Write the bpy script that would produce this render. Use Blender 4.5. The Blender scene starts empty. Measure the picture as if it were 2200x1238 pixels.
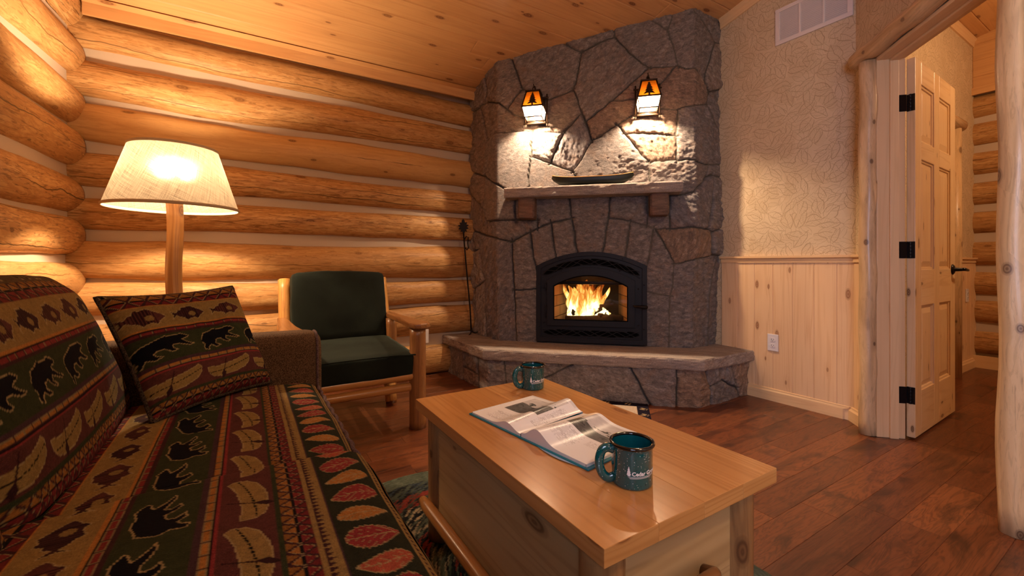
import bpy, math, random
import numpy as np
from mathutils import Vector, Matrix
random.seed(7)
C = bpy.context.scene.collection
PI = math.pi
# ------------------------------------------------------------------ camera model
EYE = 0.945; FP = 927.0; PX = 1100.0; PY = 566.0
TH = math.radians(58.28)
FW = (math.cos(TH), math.sin(TH)); RT = (math.sin(TH), -math.cos(TH))
def ray(px):
    r = (px-PX)/FP
    return (FW[0]+RT[0]*r, FW[1]+RT[1]*r)
CEIL0, SLOPE, BACKY = 2.45, 0.235, 3.5
RIDGE = 0.5
def ceil_z(y):
    if y >= RIDGE: return CEIL0 + SLOPE*(BACKY-y)
    return CEIL0 + SLOPE*(BACKY-RIDGE) - SLOPE*(RIDGE-y)
# ------------------------------------------------------------------ noise
def _h(i, j, s):
    n = (i.astype(np.int64)*374761393 + j.astype(np.int64)*668265263 + int(s)*1442695041) & 0x7fffffff
    n = ((n ^ (n >> 13))*1274126177) & 0x7fffffff
    n = (n ^ (n >> 16)) & 0xffff
    return n/65535.0
def vnoise(x, y, seed=0):
    x = np.asarray(x, float); y = np.asarray(y, float)
    xi = np.floor(x); yi = np.floor(y); fx = x-xi; fy = y-yi
    fx = fx*fx*(3-2*fx); fy = fy*fy*(3-2*fy)
    a = _h(xi, yi, seed); b = _h(xi+1, yi, seed); c = _h(xi, yi+1, seed); d = _h(xi+1, yi+1, seed)
    return (a*(1-fx)+b*fx)*(1-fy)+(c*(1-fx)+d*fx)*fy
def fbm(x, y, seed=0, o=4):
    t = 0; amp = .5; f = 1
    for k in range(o):
        t = t + amp*vnoise(x*f, y*f, seed+k*17); amp *= .5; f *= 2.03
    return t
def sstep(a, b, x):
    t = np.clip((x-a)/(b-a), 0, 1); return t*t*(3-2*t)
# ------------------------------------------------------------------ object helpers
def setp(o, label=None, cat=None, group=None, kind=None):
    if label: o['label'] = label
    if cat: o['category'] = cat
    if group: o['group'] = group
    if kind: o['kind'] = kind
    return o
def thing(name, label, cat, loc=(0,0,0), rz=0, group=None, kind=None):
    o = bpy.data.objects.new(name, None); C.objects.link(o)
    o.location = loc; o.rotation_euler = (0,0,rz); o.empty_display_size = .1
    return setp(o, label, cat, group, kind)
def struct(name):
    return thing(name, None, None, kind='structure')
class MB:
    def __init__(s): s.V=[]; s.F=[]; s.UV=[]; s.R=[]; s.S=[]; s.M=None; s.col=None
    def v(s, p):
        if s.M is not None: p = s.M @ Vector(p)
        s.V.append((p[0],p[1],p[2])); return len(s.V)-1
    def f(s, idx, uv=None, rnd=0., smooth=False):
        s.F.append(tuple(idx)); s.UV.append(uv or [(0,0)]*len(idx)); s.R.append(rnd); s.S.append(smooth)
    def box(s, x0,x1,y0,y1,z0,z1, grain='x', rnd=None):
        rnd = random.random()*10 if rnd is None else rnd
        ou, ov = rnd*3.7, rnd*1.9
        c = [(x,y,z) for x in (x0,x1) for y in (y0,y1) for z in (z0,z1)]
        i0 = [s.v(p) for p in c]
        ax = {'x':0,'y':1,'z':2}[grain]
        for q, nax in (((0,1,3,2),0),((4,6,7,5),0),((0,4,5,1),1),((2,3,7,6),1),((0,2,6,4),2),((1,5,7,3),2)):
            o = [a for a in (0,1,2) if a != nax]
            if ax in o: u = ax; v = [a for a in o if a != ax][0]
            else: u, v = o
            s.f([i0[k] for k in q], [(c[k][u]+ou, c[k][v]+ov) for k in q], rnd)
        return s
    def grid(s, P, uv=None, rnd=0., smooth=True, wu=False, wv=False, flip=False):
        P = np.asarray(P, float); n, m = P.shape[:2]; b = len(s.V)
        Q = P.reshape(-1,3)
        if s.M is not None:
            A = np.array(s.M); Q = Q@A[:3,:3].T + A[:3,3]
        s.V.extend(map(tuple, Q.tolist()))
        if uv is None:
            uv = np.zeros((n+1,m+1,2)); uv[...,0] = np.arange(n+1)[:,None]*.01; uv[...,1] = np.arange(m+1)[None,:]*.01
        uv = np.asarray(uv)
        for i in range(n if wu else n-1):
            for j in range(m if wv else m-1):
                i2=(i+1)%n; j2=(j+1)%m
                ui = i+1 if i+1 < uv.shape[0] else i2; uj = j+1 if j+1 < uv.shape[1] else j2
                q=[b+i*m+j, b+i2*m+j, b+i2*m+j2, b+i*m+j2]
                w=[tuple(uv[i,j]),tuple(uv[ui,j]),tuple(uv[ui,uj]),tuple(uv[i,uj])]
                if flip: q.reverse(); w.reverse()
                s.f(q, w, rnd, smooth)
        return b
    def tube(s, pts, r, n=16, rnd=None, cap=True, wob=0., seed=0, smooth=True, sq=1.0):
        pts = [Vector(p) for p in pts]; N = len(pts)
        rs = r if hasattr(r,'__len__') else [r]*N
        rnd = random.random()*10 if rnd is None else rnd
        P = np.zeros((N,n,3)); UV = np.zeros((N,n+1,2)); L = 0; up = None
        for i,p in enumerate(pts):
            t = (pts[min(i+1,N-1)]-pts[max(i-1,0)]).normalized()
            if up is None: up = Vector((0,0,1)) if abs(t.z) < .9 else Vector((1,0,0))
            a = t.cross(up).normalized(); b = a.cross(t).normalized(); up = b
            if i: L += (p-pts[i-1]).length
            for j in range(n):
                an = 2*PI*j/n
                rr = rs[i]
                if wob: rr *= 1+wob*(float(fbm(np.array([L*3.1+seed*7]), np.array([2*math.cos(an)+seed*3.3+9, ]) ,seed)[0])-.5)*2
                q = p + a*(math.cos(an)*rr) + b*(math.sin(an)*rr*sq)
                P[i,j] = q
            UV[i,:,0] = L + rnd*3.7; UV[i,:,1] = np.arange(n+1)/n*2*PI*rs[0] + rnd*1.9
        b0 = s.grid(P, UV, rnd, smooth, wv=True, flip=True)
        if cap:
            for i, rev in ((0,False),(N-1,True)):
                idx = [b0+i*n+j for j in range(n)]
                uv = [(rnd+rs[i]*math.cos(2*PI*j/n), rnd+rs[i]*math.sin(2*PI*j/n)) for j in range(n)]
                if rev: idx.reverse(); uv.reverse()
                s.f(idx, uv, rnd, False)
        return s
    def lathe(s, prof, c=(0,0,0), n=32, smooth=True):
        P = np.zeros((len(prof), n, 3)); UV = np.zeros((len(prof), n+1, 2)); L = 0
        for i,(r,z) in enumerate(prof):
            if i: L += math.hypot(r-prof[i-1][0], z-prof[i-1][1])
            for j in range(n):
                a = 2*PI*j/n; P[i,j] = (c[0]+r*math.cos(a), c[1]+r*math.sin(a), c[2]+z)
            UV[i,:,0] = L; UV[i,:,1] = np.arange(n+1)/n*2*PI*max(p[0] for p in prof)
        s.grid(P, UV, 0, smooth, wv=True, flip=True); return s
    def prism(s, poly, y0, y1, grain=None, rnd=0.):
        """extrude a 2-D (x,z) polygon along local y"""
        a = [s.v((x,y0,z)) for x,z in poly]; b = [s.v((x,y1,z)) for x,z in poly]; n = len(poly)
        s.f(a, [(x+rnd,z+rnd) for x,z in poly], rnd); s.f(b[::-1], [(x+rnd,z+rnd) for x,z in poly[::-1]], rnd)
        for i in range(n):
            j=(i+1)%n; s.f([a[j],a[i],b[i],b[j]], None, rnd)
        return s
    def ring(s, A, B, y0, y1):
        """flat plate between outlines A (outer) and B (inner), x,z; y0 = front"""
        n=len(A); ids=[[s.v((x,y,z)) for x,z in O] for O in (A,B) for y in (y0,y1)]
        a0,a1,b0,b1=ids
        for i in range(n):
            j=(i+1)%n
            s.f([a0[i],a0[j],b0[j],b0[i]]); s.f([a1[j],a1[i],b1[i],b1[j]])
            s.f([a0[j],a0[i],a1[i],a1[j]]); s.f([b0[i],b0[j],b1[j],b1[i]])
        return s
    def build(s, name, mat, parent=None, bevel=0., world=False, kind=None, seg=2, fix=True, sub=0):
        me = bpy.data.meshes.new(name)
        V = s.V
        if world and parent is not None:
            inv = Matrix.Translation(parent.location) @ parent.rotation_euler.to_matrix().to_4x4()
            inv = inv.inverted(); A = np.array(inv); Q = np.array(V)@A[:3,:3].T + A[:3,3]; V = Q.tolist()
        me.from_pydata(V, [], s.F)
        uvl = me.uv_layers.new(name='UVMap')
        uvl.data.foreach_set('uv', np.array([c for f in s.UV for p in f for c in p], dtype=np.float32))
        at = me.attributes.new('rnd','FLOAT','FACE'); at.data.foreach_set('value', np.array(s.R, dtype=np.float32))
        me.polygons.foreach_set('use_smooth', np.array(s.S, dtype=bool))
        if s.col is not None:
            ca = me.color_attributes.new('Col','FLOAT_COLOR','POINT')
            cc = np.ones((len(V),4), dtype=np.float32); cc[:,:3] = np.asarray(s.col).reshape(-1,3); ca.data.foreach_set('color', cc.ravel())
        me.materials.append(mat); me.update()
        if fix:
            import bmesh
            bm = bmesh.new(); bm.from_mesh(me); bmesh.ops.recalc_face_normals(bm, faces=bm.faces); bm.to_mesh(me); bm.free()
        o = bpy.data.objects.new(name, me); C.objects.link(o)
        if parent is not None: o.parent = parent
        if bevel:
            m = o.modifiers.new('Bevel','BEVEL'); m.width = bevel; m.segments = seg; m.limit_method='ANGLE'; m.angle_limit = .6
        if sub:
            m = o.modifiers.new('Sub','SUBSURF'); m.levels = sub; m.render_levels = sub
        if kind: o['kind'] = kind
        return o
def copy_tree(o, parent=None):
    c = o.copy(); C.objects.link(c)
    if parent is not None: c.parent = parent
    for ch in list(o.children): copy_tree(ch, c)
    return c
# ------------------------------------------------------------------ material helpers
class NT:
    def __init__(s, name):
        s.m = bpy.data.materials.new(name); s.m.use_nodes = True; s.t = s.m.node_tree; s.t.nodes.clear()
        s.out = s.t.nodes.new('ShaderNodeOutputMaterial')
    def n(s, typ, **k):
        nd = s.t.nodes.new('ShaderNode'+typ)
        for a,b in k.items(): setattr(nd, a, b)
        return nd
    def l(s, a, b): s.t.links.new(a, b)
    def val(s, sock, x):
        if hasattr(x, 'is_output') : s.l(x, sock)
        elif isinstance(x, (tuple,list)) and len(x)==3 and sock.type=='RGBA': sock.default_value = (*x,1)
        else: sock.default_value = x
    def math(s, op, a, b=None, c=None, clamp=False):
        nd = s.n('Math', operation=op); nd.use_clamp = clamp; s.val(nd.inputs[0], a)
        if b is not None: s.val(nd.inputs[1], b)
        if c is not None: s.val(nd.inputs[2], c)
        return nd.outputs[0]
    def mix(s, f, a, b, mode='MIX'):
        nd = s.n('MixRGB', blend_type=mode); s.val(nd.inputs[0], f); s.val(nd.inputs[1], a); s.val(nd.inputs[2], b); return nd.outputs[0]
    def ramp(s, f, stops, interp='LINEAR'):
        nd = s.n('ValToRGB'); s.l(f, nd.inputs[0]); cr = nd.color_ramp; cr.interpolation = interp
        while len(cr.elements) < len(stops): cr.elements.new(.5)
        for e,(p,c) in zip(cr.elements, stops):
            e.position = p; e.color = (*c,1) if hasattr(c,'__len__') else (c,c,c,1)
        return nd.outputs[0]
    def noise(s, vec, scale=5., detail=3., rough=.5, dist=0.):
        nd = s.n('TexNoise'); nd.inputs['Scale'].default_value = scale; nd.inputs['Detail'].default_value = detail
        nd.inputs['Roughness'].default_value = rough; nd.inputs['Distortion'].default_value = dist
        if vec is not None: s.l(vec, nd.inputs['Vector'])
        return nd.outputs['Fac']
    def vor(s, vec, scale, feature='F1', rnd=1., out='Distance', dim='2D'):
        nd = s.n('TexVoronoi', feature=feature, voronoi_dimensions=dim); nd.inputs['Scale'].default_value = scale; nd.inputs['Randomness'].default_value = rnd
        s.l(vec, nd.inputs['Vector'])
        return nd.outputs[out], nd
    def comb(s, x, y, z=0.):
        nd = s.n('CombineXYZ'); s.val(nd.inputs[0], x); s.val(nd.inputs[1], y); s.val(nd.inputs[2], z); return nd.outputs[0]
    def uv(s):
        t = s.n('UVMap'); t.uv_map = 'UVMap'; sp = s.n('SeparateXYZ'); s.l(t.outputs[0], sp.inputs[0]); return sp.outputs[0], sp.outputs[1]
    def attr(s, name, out='Fac'):
        a = s.n('Attribute'); a.attribute_name = name; return a.outputs[out]
    def obj(s): return s.n('TexCoord').outputs['Object']
    def done(s, col, rough=.5, spec=.5, bump=None, bstr=.3, bdist=.002, metal=0., coat=0., extra=None):
        p = s.n('BsdfPrincipled'); s.val(p.inputs['Base Color'], col); s.val(p.inputs['Roughness'], rough)
        p.inputs['Specular IOR Level'].default_value = spec; p.inputs['Metallic'].default_value = metal
        if coat: p.inputs['Coat Weight'].default_value = coat; p.inputs['Coat Roughness'].default_value = .12
        if bump is not None:
            b = s.n('Bump'); b.inputs['Strength'].default_value = bstr; b.inputs['Distance'].default_value = bdist
            s.l(bump, b.inputs['Height']); s.l(b.outputs[0], p.inputs['Normal'])
        if extra: extra(p)
        s.l(p.outputs[0], s.out.inputs[0]); return s.m
def wood(name, lite, mid, dark, knot=(.10,.035,.012), kden=.55, ks=(1.6,6.0), krad=.07, rough=.45, fiber=70, ringv=14, streak=.5, crack=False, blotch=0., coat=0., vary=.15, spec=.4, brush=0.):
    t = NT(name); u, v = t.uv(); r = t.attr('rnd')
    r10 = t.math('MULTIPLY', r, 13.7)
    # knots
    kv = t.comb(t.math('MULTIPLY', u, ks[0]), t.math('MULTIPLY', v, ks[1]), r10)
    kd, kn = t.vor(kv, 1.0)
    sep = t.n('SeparateColor'); t.l(kn.outputs['Color'], sep.inputs[0])
    gate = t.math('GREATER_THAN', sep.outputs[0], 1-kden)
    size = t.math('MULTIPLY_ADD', sep.outputs[1], krad, krad*.35)
    kk = t.math('DIVIDE', kd, size)                              # <1 inside
    knot_core = t.math('MULTIPLY', t.math('SUBTRACT', 1.25, kk, clamp=True), gate)
    knot_core = t.math('MINIMUM', t.math('MULTIPLY', knot_core, 2.2), 1.0)
    halo = t.math('MULTIPLY', t.math('SUBTRACT', 1.0, t.math('MULTIPLY', kk, .22), clamp=True), gate)
    # grain bends round the knots
    vb = t.math('ADD', v, t.math('MULTIPLY', halo, .012))
    g1 = t.noise(t.comb(t.math('MULTIPLY', u, 1.5), t.math('MULTIPLY', vb, float(fiber)), r10), 1.0, 3, .6, .3)
    g2 = t.noise(t.comb(t.math('MULTIPLY', u, .55), t.math('MULTIPLY', vb, float(ringv)), r10), 1.0, 2, .5, .8)
    rings = t.math('SINE', t.math('MULTIPLY', g2, 38.0)); rings = t.math('MULTIPLY_ADD', rings, .5, .5)
    g3 = t.noise(t.comb(t.math('MULTIPLY', u, 1.1), t.math('MULTIPLY', vb, 5.0), r10), 1.0, 4, .6, .4)
    c = t.mix(t.math('MULTIPLY', g1, .55), lite, mid)
    c = t.mix(t.math('MULTIPLY', t.math('POWER', rings, 2.2), .75*streak), c, mid)
    c = t.mix(t.math('MULTIPLY', t.math('POWER', rings, 7.0), .45*streak), c, dark)
    c = t.mix(t.ramp(g3, [(.42,0.),(.68,1.)]), c, t.mix(.5, c, mid))
    if blotch:
        b1 = t.noise(t.comb(t.math('MULTIPLY', u, 7.0), t.math('MULTIPLY', vb, 30.0), r10), 1.0, 4, .62, 1.6)
        c = t.mix(t.math('MULTIPLY', t.ramp(b1, [(.44,0.),(.53,1.)]), blotch), c, mid)
        b2 = t.noise(t.comb(t.math('MULTIPLY', u, 5.), t.math('MULTIPLY', vb, 42.0), t.math('ADD', r10, 5.)), 1.0, 5, .68, 2.0)
        c = t.mix(t.math('MULTIPLY', t.ramp(b2, [(.53,0.),(.60,1.)]), blotch*.85), c, dark)
        b3 = t.noise(t.comb(t.math('MULTIPLY', u, 8.), t.math('MULTIPLY', vb, 110.0), t.math('ADD', r10, 9.)), 1.0, 4, .62, 1.2)
        c = t.mix(t.math('MULTIPLY', t.ramp(b3, [(.62,0.),(.68,1.)]), blotch*.9), c, knot)
    c = t.mix(t.math('MULTIPLY', halo, .28), c, dark)
    kring = t.math('SINE', t.math('MULTIPLY', kk, 12.)); kring = t.math('MULTIPLY_ADD', kring, .2, .75)
    c = t.mix(t.math('MULTIPLY', knot_core, kring), c, knot)
    hgt = t.math('MULTIPLY', g1, .5)
    if crack:
        wob = t.noise(t.comb(t.math('MULTIPLY', u, 1.3), r10, 0.), 1.0, 4, .6)
        v0 = t.math('MULTIPLY_ADD', t.math('SUBTRACT', wob, .5), .14, 0.)
        cyc = t.math('SUBTRACT', t.math('FRACT', t.math('MULTIPLY', t.math('ADD', v, v0), 5.4)), .5)
        wd = t.math('MULTIPLY', t.ramp(t.noise(t.comb(t.math('MULTIPLY', u, .9), t.math('ADD', r10, 3.), t.math('MULTIPLY', v, .7)), 1.0, 3, .5), [(.38,0.),(.58,1.)]), .019)
        ck = t.math('LESS_THAN', t.math('ABSOLUTE', cyc), wd)
        c = t.mix(t.math('MULTIPLY', ck, .9), c, (.03,.012,.004))
        hgt = t.math('SUBTRACT', hgt, t.math('MULTIPLY', ck, 2.))
    # board to board variation
    vr = t.math('FRACT', t.math('MULTIPLY', r, 7.31))
    c = t.mix(t.math('MULTIPLY', vr, vary), c, mid)
    return t.done(c, rough, spec, hgt, .25, .0012, coat=coat)
M = {}
M['log'] = wood('honey_log', (.72,.44,.19), (.47,.23,.08), (.17,.072,.024), kden=.65, ks=(2.2,5.), krad=.065, rough=.48, ringv=10, streak=.5, crack=True, blotch=.85, vary=.4, coat=.0, spec=.22)
M['logplain'] = wood('honey_log_smooth', (.66,.39,.16), (.52,.28,.10), (.31,.14,.05), kden=.6, ks=(2.,5.), krad=.07, rough=.45, ringv=8, streak=.5, crack=True, blotch=.3, vary=.3, coat=.0, spec=.22)
M['ceil'] = wood('pine_ceiling', (.74,.42,.18), (.62,.31,.12), (.36,.16,.06), knot=(.13,.03,.01), kden=.5, ks=(2.6,7.), krad=.085, rough=.35, streak=.35, vary=.25, coat=.15)
M['pine'] = wood('clear_pine', (.88,.62,.37), (.80,.50,.27), (.56,.30,.13), knot=(.22,.06,.025), kden=.62, ks=(3.2,7.8), krad=.085, rough=.42, streak=.6, vary=.3)
M['pinetrim'] = wood('pine_trim', (.85,.58,.32), (.77,.48,.24), (.56,.32,.14), kden=.12, ks=(1.2,7.), krad=.05, rough=.42, streak=.35, vary=.2)
M['pinedoor'] = wood('pine_door', (.86,.62,.36), (.76,.48,.23), (.5,.27,.10), kden=.55, ks=(3.,8.), krad=.07, rough=.35, streak=.6, vary=.35, coat=.15)
M['post'] = wood('peeled_post', (.78,.54,.30), (.62,.39,.19), (.30,.18,.09), knot=(.13,.06,.03), kden=.75, ks=(4.6,7.), krad=.10, rough=.4, ringv=9, streak=.8, blotch=.35, vary=.1, coat=.1)
M['ttop'] = wood('table_top_pine', (.70,.36,.12), (.52,.23,.065), (.27,.10,.025), knot=(.2,.06,.015), kden=.35, ks=(1.8,5.5), krad=.07, rough=.22, streak=.55, vary=.5, coat=.35)
M['tbody'] = wood('table_body_pine', (.58,.38,.18), (.44,.27,.11), (.24,.13,.05), knot=(.12,.045,.015), kden=.3, ks=(2.,5.), krad=.07, rough=.35, streak=.6, vary=.3, coat=.1)
M['twood'] = wood('table_leg_log', (.42,.23,.09), (.30,.14,.05), (.12,.055,.025), knot=(.08,.03,.012), kden=.5, ks=(3.,6.), krad=.08, rough=.35, streak=.8, vary=.2, blotch=.2, coat=.15)
M['cwood'] = wood('chair_wood', (.36,.16,.05), (.22,.085,.026), (.09,.034,.012), knot=(.07,.025,.01), kden=.5, ks=(2.5,6.), krad=.08, rough=.35, streak=.7, vary=.3, crack=False, blotch=.3, coat=.2)
M['lampwood'] = wood('lamp_pole_wood', (.48,.25,.09), (.32,.14,.045), (.14,.05,.018), knot=(.07,.02,.01), kden=.6, ks=(4.,6.), krad=.1, rough=.35, streak=.8, vary=.1, coat=.2)
M['logchair'] = wood('light_chair_post', (.66,.34,.10), (.46,.2,.05), (.2,.08,.02), kden=.5, ks=(2.5,6.), krad=.08, rough=.4, streak=.7, blotch=.3)
M['rail'] = wood('orange_rail', (.52,.24,.07), (.38,.16,.045), (.18,.07,.02), kden=.4, ks=(2.5,6.), krad=.08, rough=.35, streak=.7, coat=.15)
def floor_mat():
    t = NT('hardwood_floor'); u,v = t.uv(); r = t.attr('rnd'); r10 = t.math('MULTIPLY', r, 17.)
    g = t.noise(t.comb(t.math('MULTIPLY', u, 3.), t.math('MULTIPLY', v, 90.), r10), 1., 4, .65, .6)
    g2 = t.noise(t.comb(t.math('MULTIPLY', u, 2.2), t.math('MULTIPLY', v, 15.), r10), 1., 3, .55, 2.2)
    ring = t.math('MULTIPLY_ADD', t.math('SINE', t.math('MULTIPLY', g2, 46.)), .5, .5)
    vr = t.math('FRACT', t.math('MULTIPLY', r, 5.17))
    base = t.ramp(vr, [(0.,(.10,.026,.009)),(.35,(.165,.046,.015)),(.6,(.215,.064,.020)),(.85,(.14,.037,.013)),(1.,(.075,.019,.008))])
    c = t.mix(t.math('MULTIPLY', t.math('POWER', ring, 2.), .55), base, (.035,.010,.005))
    c = t.mix(t.math('MULTIPLY', t.ramp(g, [(.4,0.),(.7,1.)]), .35), c, (.24,.085,.032))
    bl = t.noise(t.comb(t.math('MULTIPLY', u, 3.), t.math('MULTIPLY', v, 8.), r10), 1., 4, .6, .8)
    c = t.mix(t.math('MULTIPLY', t.ramp(bl, [(.52,0.),(.68,1.)]), .8), c, (.028,.009,.005))
    return t.done(c, t.math('MULTIPLY_ADD', g, .12, .30), .5, t.math('ADD', t.math('MULTIPLY', g, .5), bl), .25, .0015, coat=.12)
M['floor'] = floor_mat()
def stone_mat(name, warm=0., dark=1.):
    t = NT(name)
    col = t.attr('Col','Color'); fol = t.attr('fol','Vector')
    mp = t.n('Mapping'); mp.inputs['Scale'].default_value = (22,40,30); t.l(fol, mp.inputs[0])
    st = t.noise(mp.outputs[0], 1., 6, .76, .6)
    mp2 = t.n('Mapping'); mp2.inputs['Scale'].default_value = (90,230,90); t.l(fol, mp2.inputs[0])
    fine = t.noise(mp2.outputs[0], 1., 3, .7)
    ob = t.obj(); big = t.noise(ob, 9., 4, .6, .5)
    c = t.mix(t.ramp(st, [(.36,0.),(.62,1.)]), t.mix(.62, col, (.05,.045,.045)), col)
    c = t.mix(t.math('MULTIPLY', t.ramp(st, [(.56,0.),(.72,1.)]), .55), c, (.58,.52,.47))
    c = t.mix(t.math('MULTIPLY', t.ramp(big, [(.5,0.),(.7,1.)]), .45), c, (.36,.23,.16))
    c = t.mix(t.ramp(fine, [(.3,.5),(.6,0.)]), c, (.05,.04,.045))
    mo = t.attr('mort'); c = t.mix(mo, c, t.mix(fine, (.10,.085,.07), (.17,.15,.125)))
    h = t.math('ADD', t.math('MULTIPLY', st, 1.6), t.math('MULTIPLY', fine, .55))
    return t.done(c, .82, .25, h, 1., .007)
M['stone'] = stone_mat('fieldstone')
def plain(name, col, rough=.5, metal=0., spec=.5, bscale=0., bstr=.2, bd=.001, coat=0., vary=0., vscale=30.):
    t = NT(name); ob = t.obj(); nz = t.noise(ob, vscale, 3)
    c = t.mix(t.math('MULTIPLY', nz, vary), col, tuple(x*.4 for x in col)) if vary else col
    if not vary:
        c = t.mix(t.math('MULTIPLY', nz, .08), col, tuple(x*.8 for x in col))
    b = t.noise(ob, bscale, 3) if bscale else None
    return t.done(c, rough, spec, b, bstr, bd, metal, coat)
M['shtrim'] = plain('shade_edge', (.5,.38,.25), .9)
M['jacket'] = plain('jacket_paper', (.35,.5,.75), .3)
M['chink'] = plain('chinking', (.56,.44,.34), .85, bscale=60., bstr=.3, bd=.002)
M['black'] = plain('black_steel', (.013,.013,.018), .5, .0, .22)
M['blackmatte'] = plain('black_void', (.0008,.0008,.001), .9, 0., .1)
M['hinge'] = plain('black_hinge', (.008,.008,.010), .32, .5)
M['iron'] = plain('wrought_iron', (.016,.012,.010), .5, .7, bscale=90., bstr=.5)
M['bronze'] = plain('bronze_fixture', (.035,.018,.009), .45, .7)
M['white'] = plain('white_plastic', (.78,.72,.72), .35)
M['vent'] = plain('vent_paint', (.80,.69,.64), .45)
M['slot'] = plain('outlet_slot', (.05,.04,.04), .6)
M['lampwhite'] = plain('shade_liner', (.85,.82,.75), .7)
M['wallcream'] = plain('plain_wall_paint', (.6,.48,.34), .8)
M['firelog'] = plain('charred_log', (.03,.016,.010), .9, bscale=30., bstr=.8, bd=.01, vary=.7)
M['coal'] = plain('ash_bed', (.05,.035,.03), .95, bscale=40., bstr=1., bd=.01)
def velvet():
    t = NT('green_velvet'); ob = t.obj(); nz = t.noise(ob, 5., 4, .6); fn = t.noise(ob, 420., 2)
    c = t.mix(t.ramp(nz, [(.35,0.),(.65,1.)]), (.005,.007,.005), (.010,.014,.010))
    def ex(p):
        p.inputs['Sheen Weight'].default_value = .12; p.inputs['Sheen Roughness'].default_value = .4; p.inputs['Sheen Tint'].default_value = (.5,.62,.5,1)
    return t.done(c, .85, .15, fn, .3, .001, extra=ex)
M['velvet'] = velvet()
def tweed(name, a, b, sc=520.):
    t = NT(name); ob = t.obj()
    mp = t.n('Mapping'); mp.inputs['Scale'].default_value = (sc,sc,sc*.8); t.l(ob, mp.inputs[0])
    nz = t.noise(mp.outputs[0], 1., 2, .5)
    c = t.mix(t.ramp(nz, [(.36,0.),(.64,1.)]), a, b)
    return t.done(c, .9, .1, nz, .7, .0015)
M['tweed'] = tweed('brown_tweed', (.03,.015,.008), (.15,.085,.045), 380.)
M['piping'] = tweed('purple_piping', (.035,.02,.022), (.15,.09,.09), 300.)
M['braid'] = tweed('dark_braid', (.010,.006,.005), (.07,.045,.03), 260.)
def fabric():
    t = NT('lodge_weave'); c = t.attr('Col','Color'); u,v = t.uv()
    w1 = t.math('SINE', t.math('MULTIPLY', u, 2600.)); w2 = t.math('SINE', t.math('MULTIPLY', v, 2200.))
    w = t.math('MULTIPLY_ADD', t.math('MULTIPLY', w1, w2), .5, .5)
    nz = t.noise(t.comb(t.math('MULTIPLY', u, 260.), t.math('MULTIPLY', v, 420.), 0.), 1., 2, .6)
    f = t.math('MULTIPLY_ADD', nz, .9, .55)
    cc = t.mix(1., c, t.comb(f,f,f), 'MULTIPLY')
    def ex(p): pass
    return t.done(cc, .92, .08, t.math('ADD', w, nz), .5, .0012, extra=ex)
M['fabric'] = fabric()
def vcol(name, rough=.6, spec=.4, nb=0.):
    t = NT(name); c = t.attr('Col','Color'); ob = t.obj(); b = t.noise(ob, nb, 2) if nb else None
    c2 = t.mix(t.math('MULTIPLY', t.noise(ob, 500., 1), .3), c, t.mix(.5, c, (0,0,0))) if nb else c
    return t.done(c2, rough, spec, b, .6, .003)
M['page'] = vcol('printed_page', .28, .5)
M['rug'] = vcol('braided_wool', .95, .05, 300.)
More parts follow.
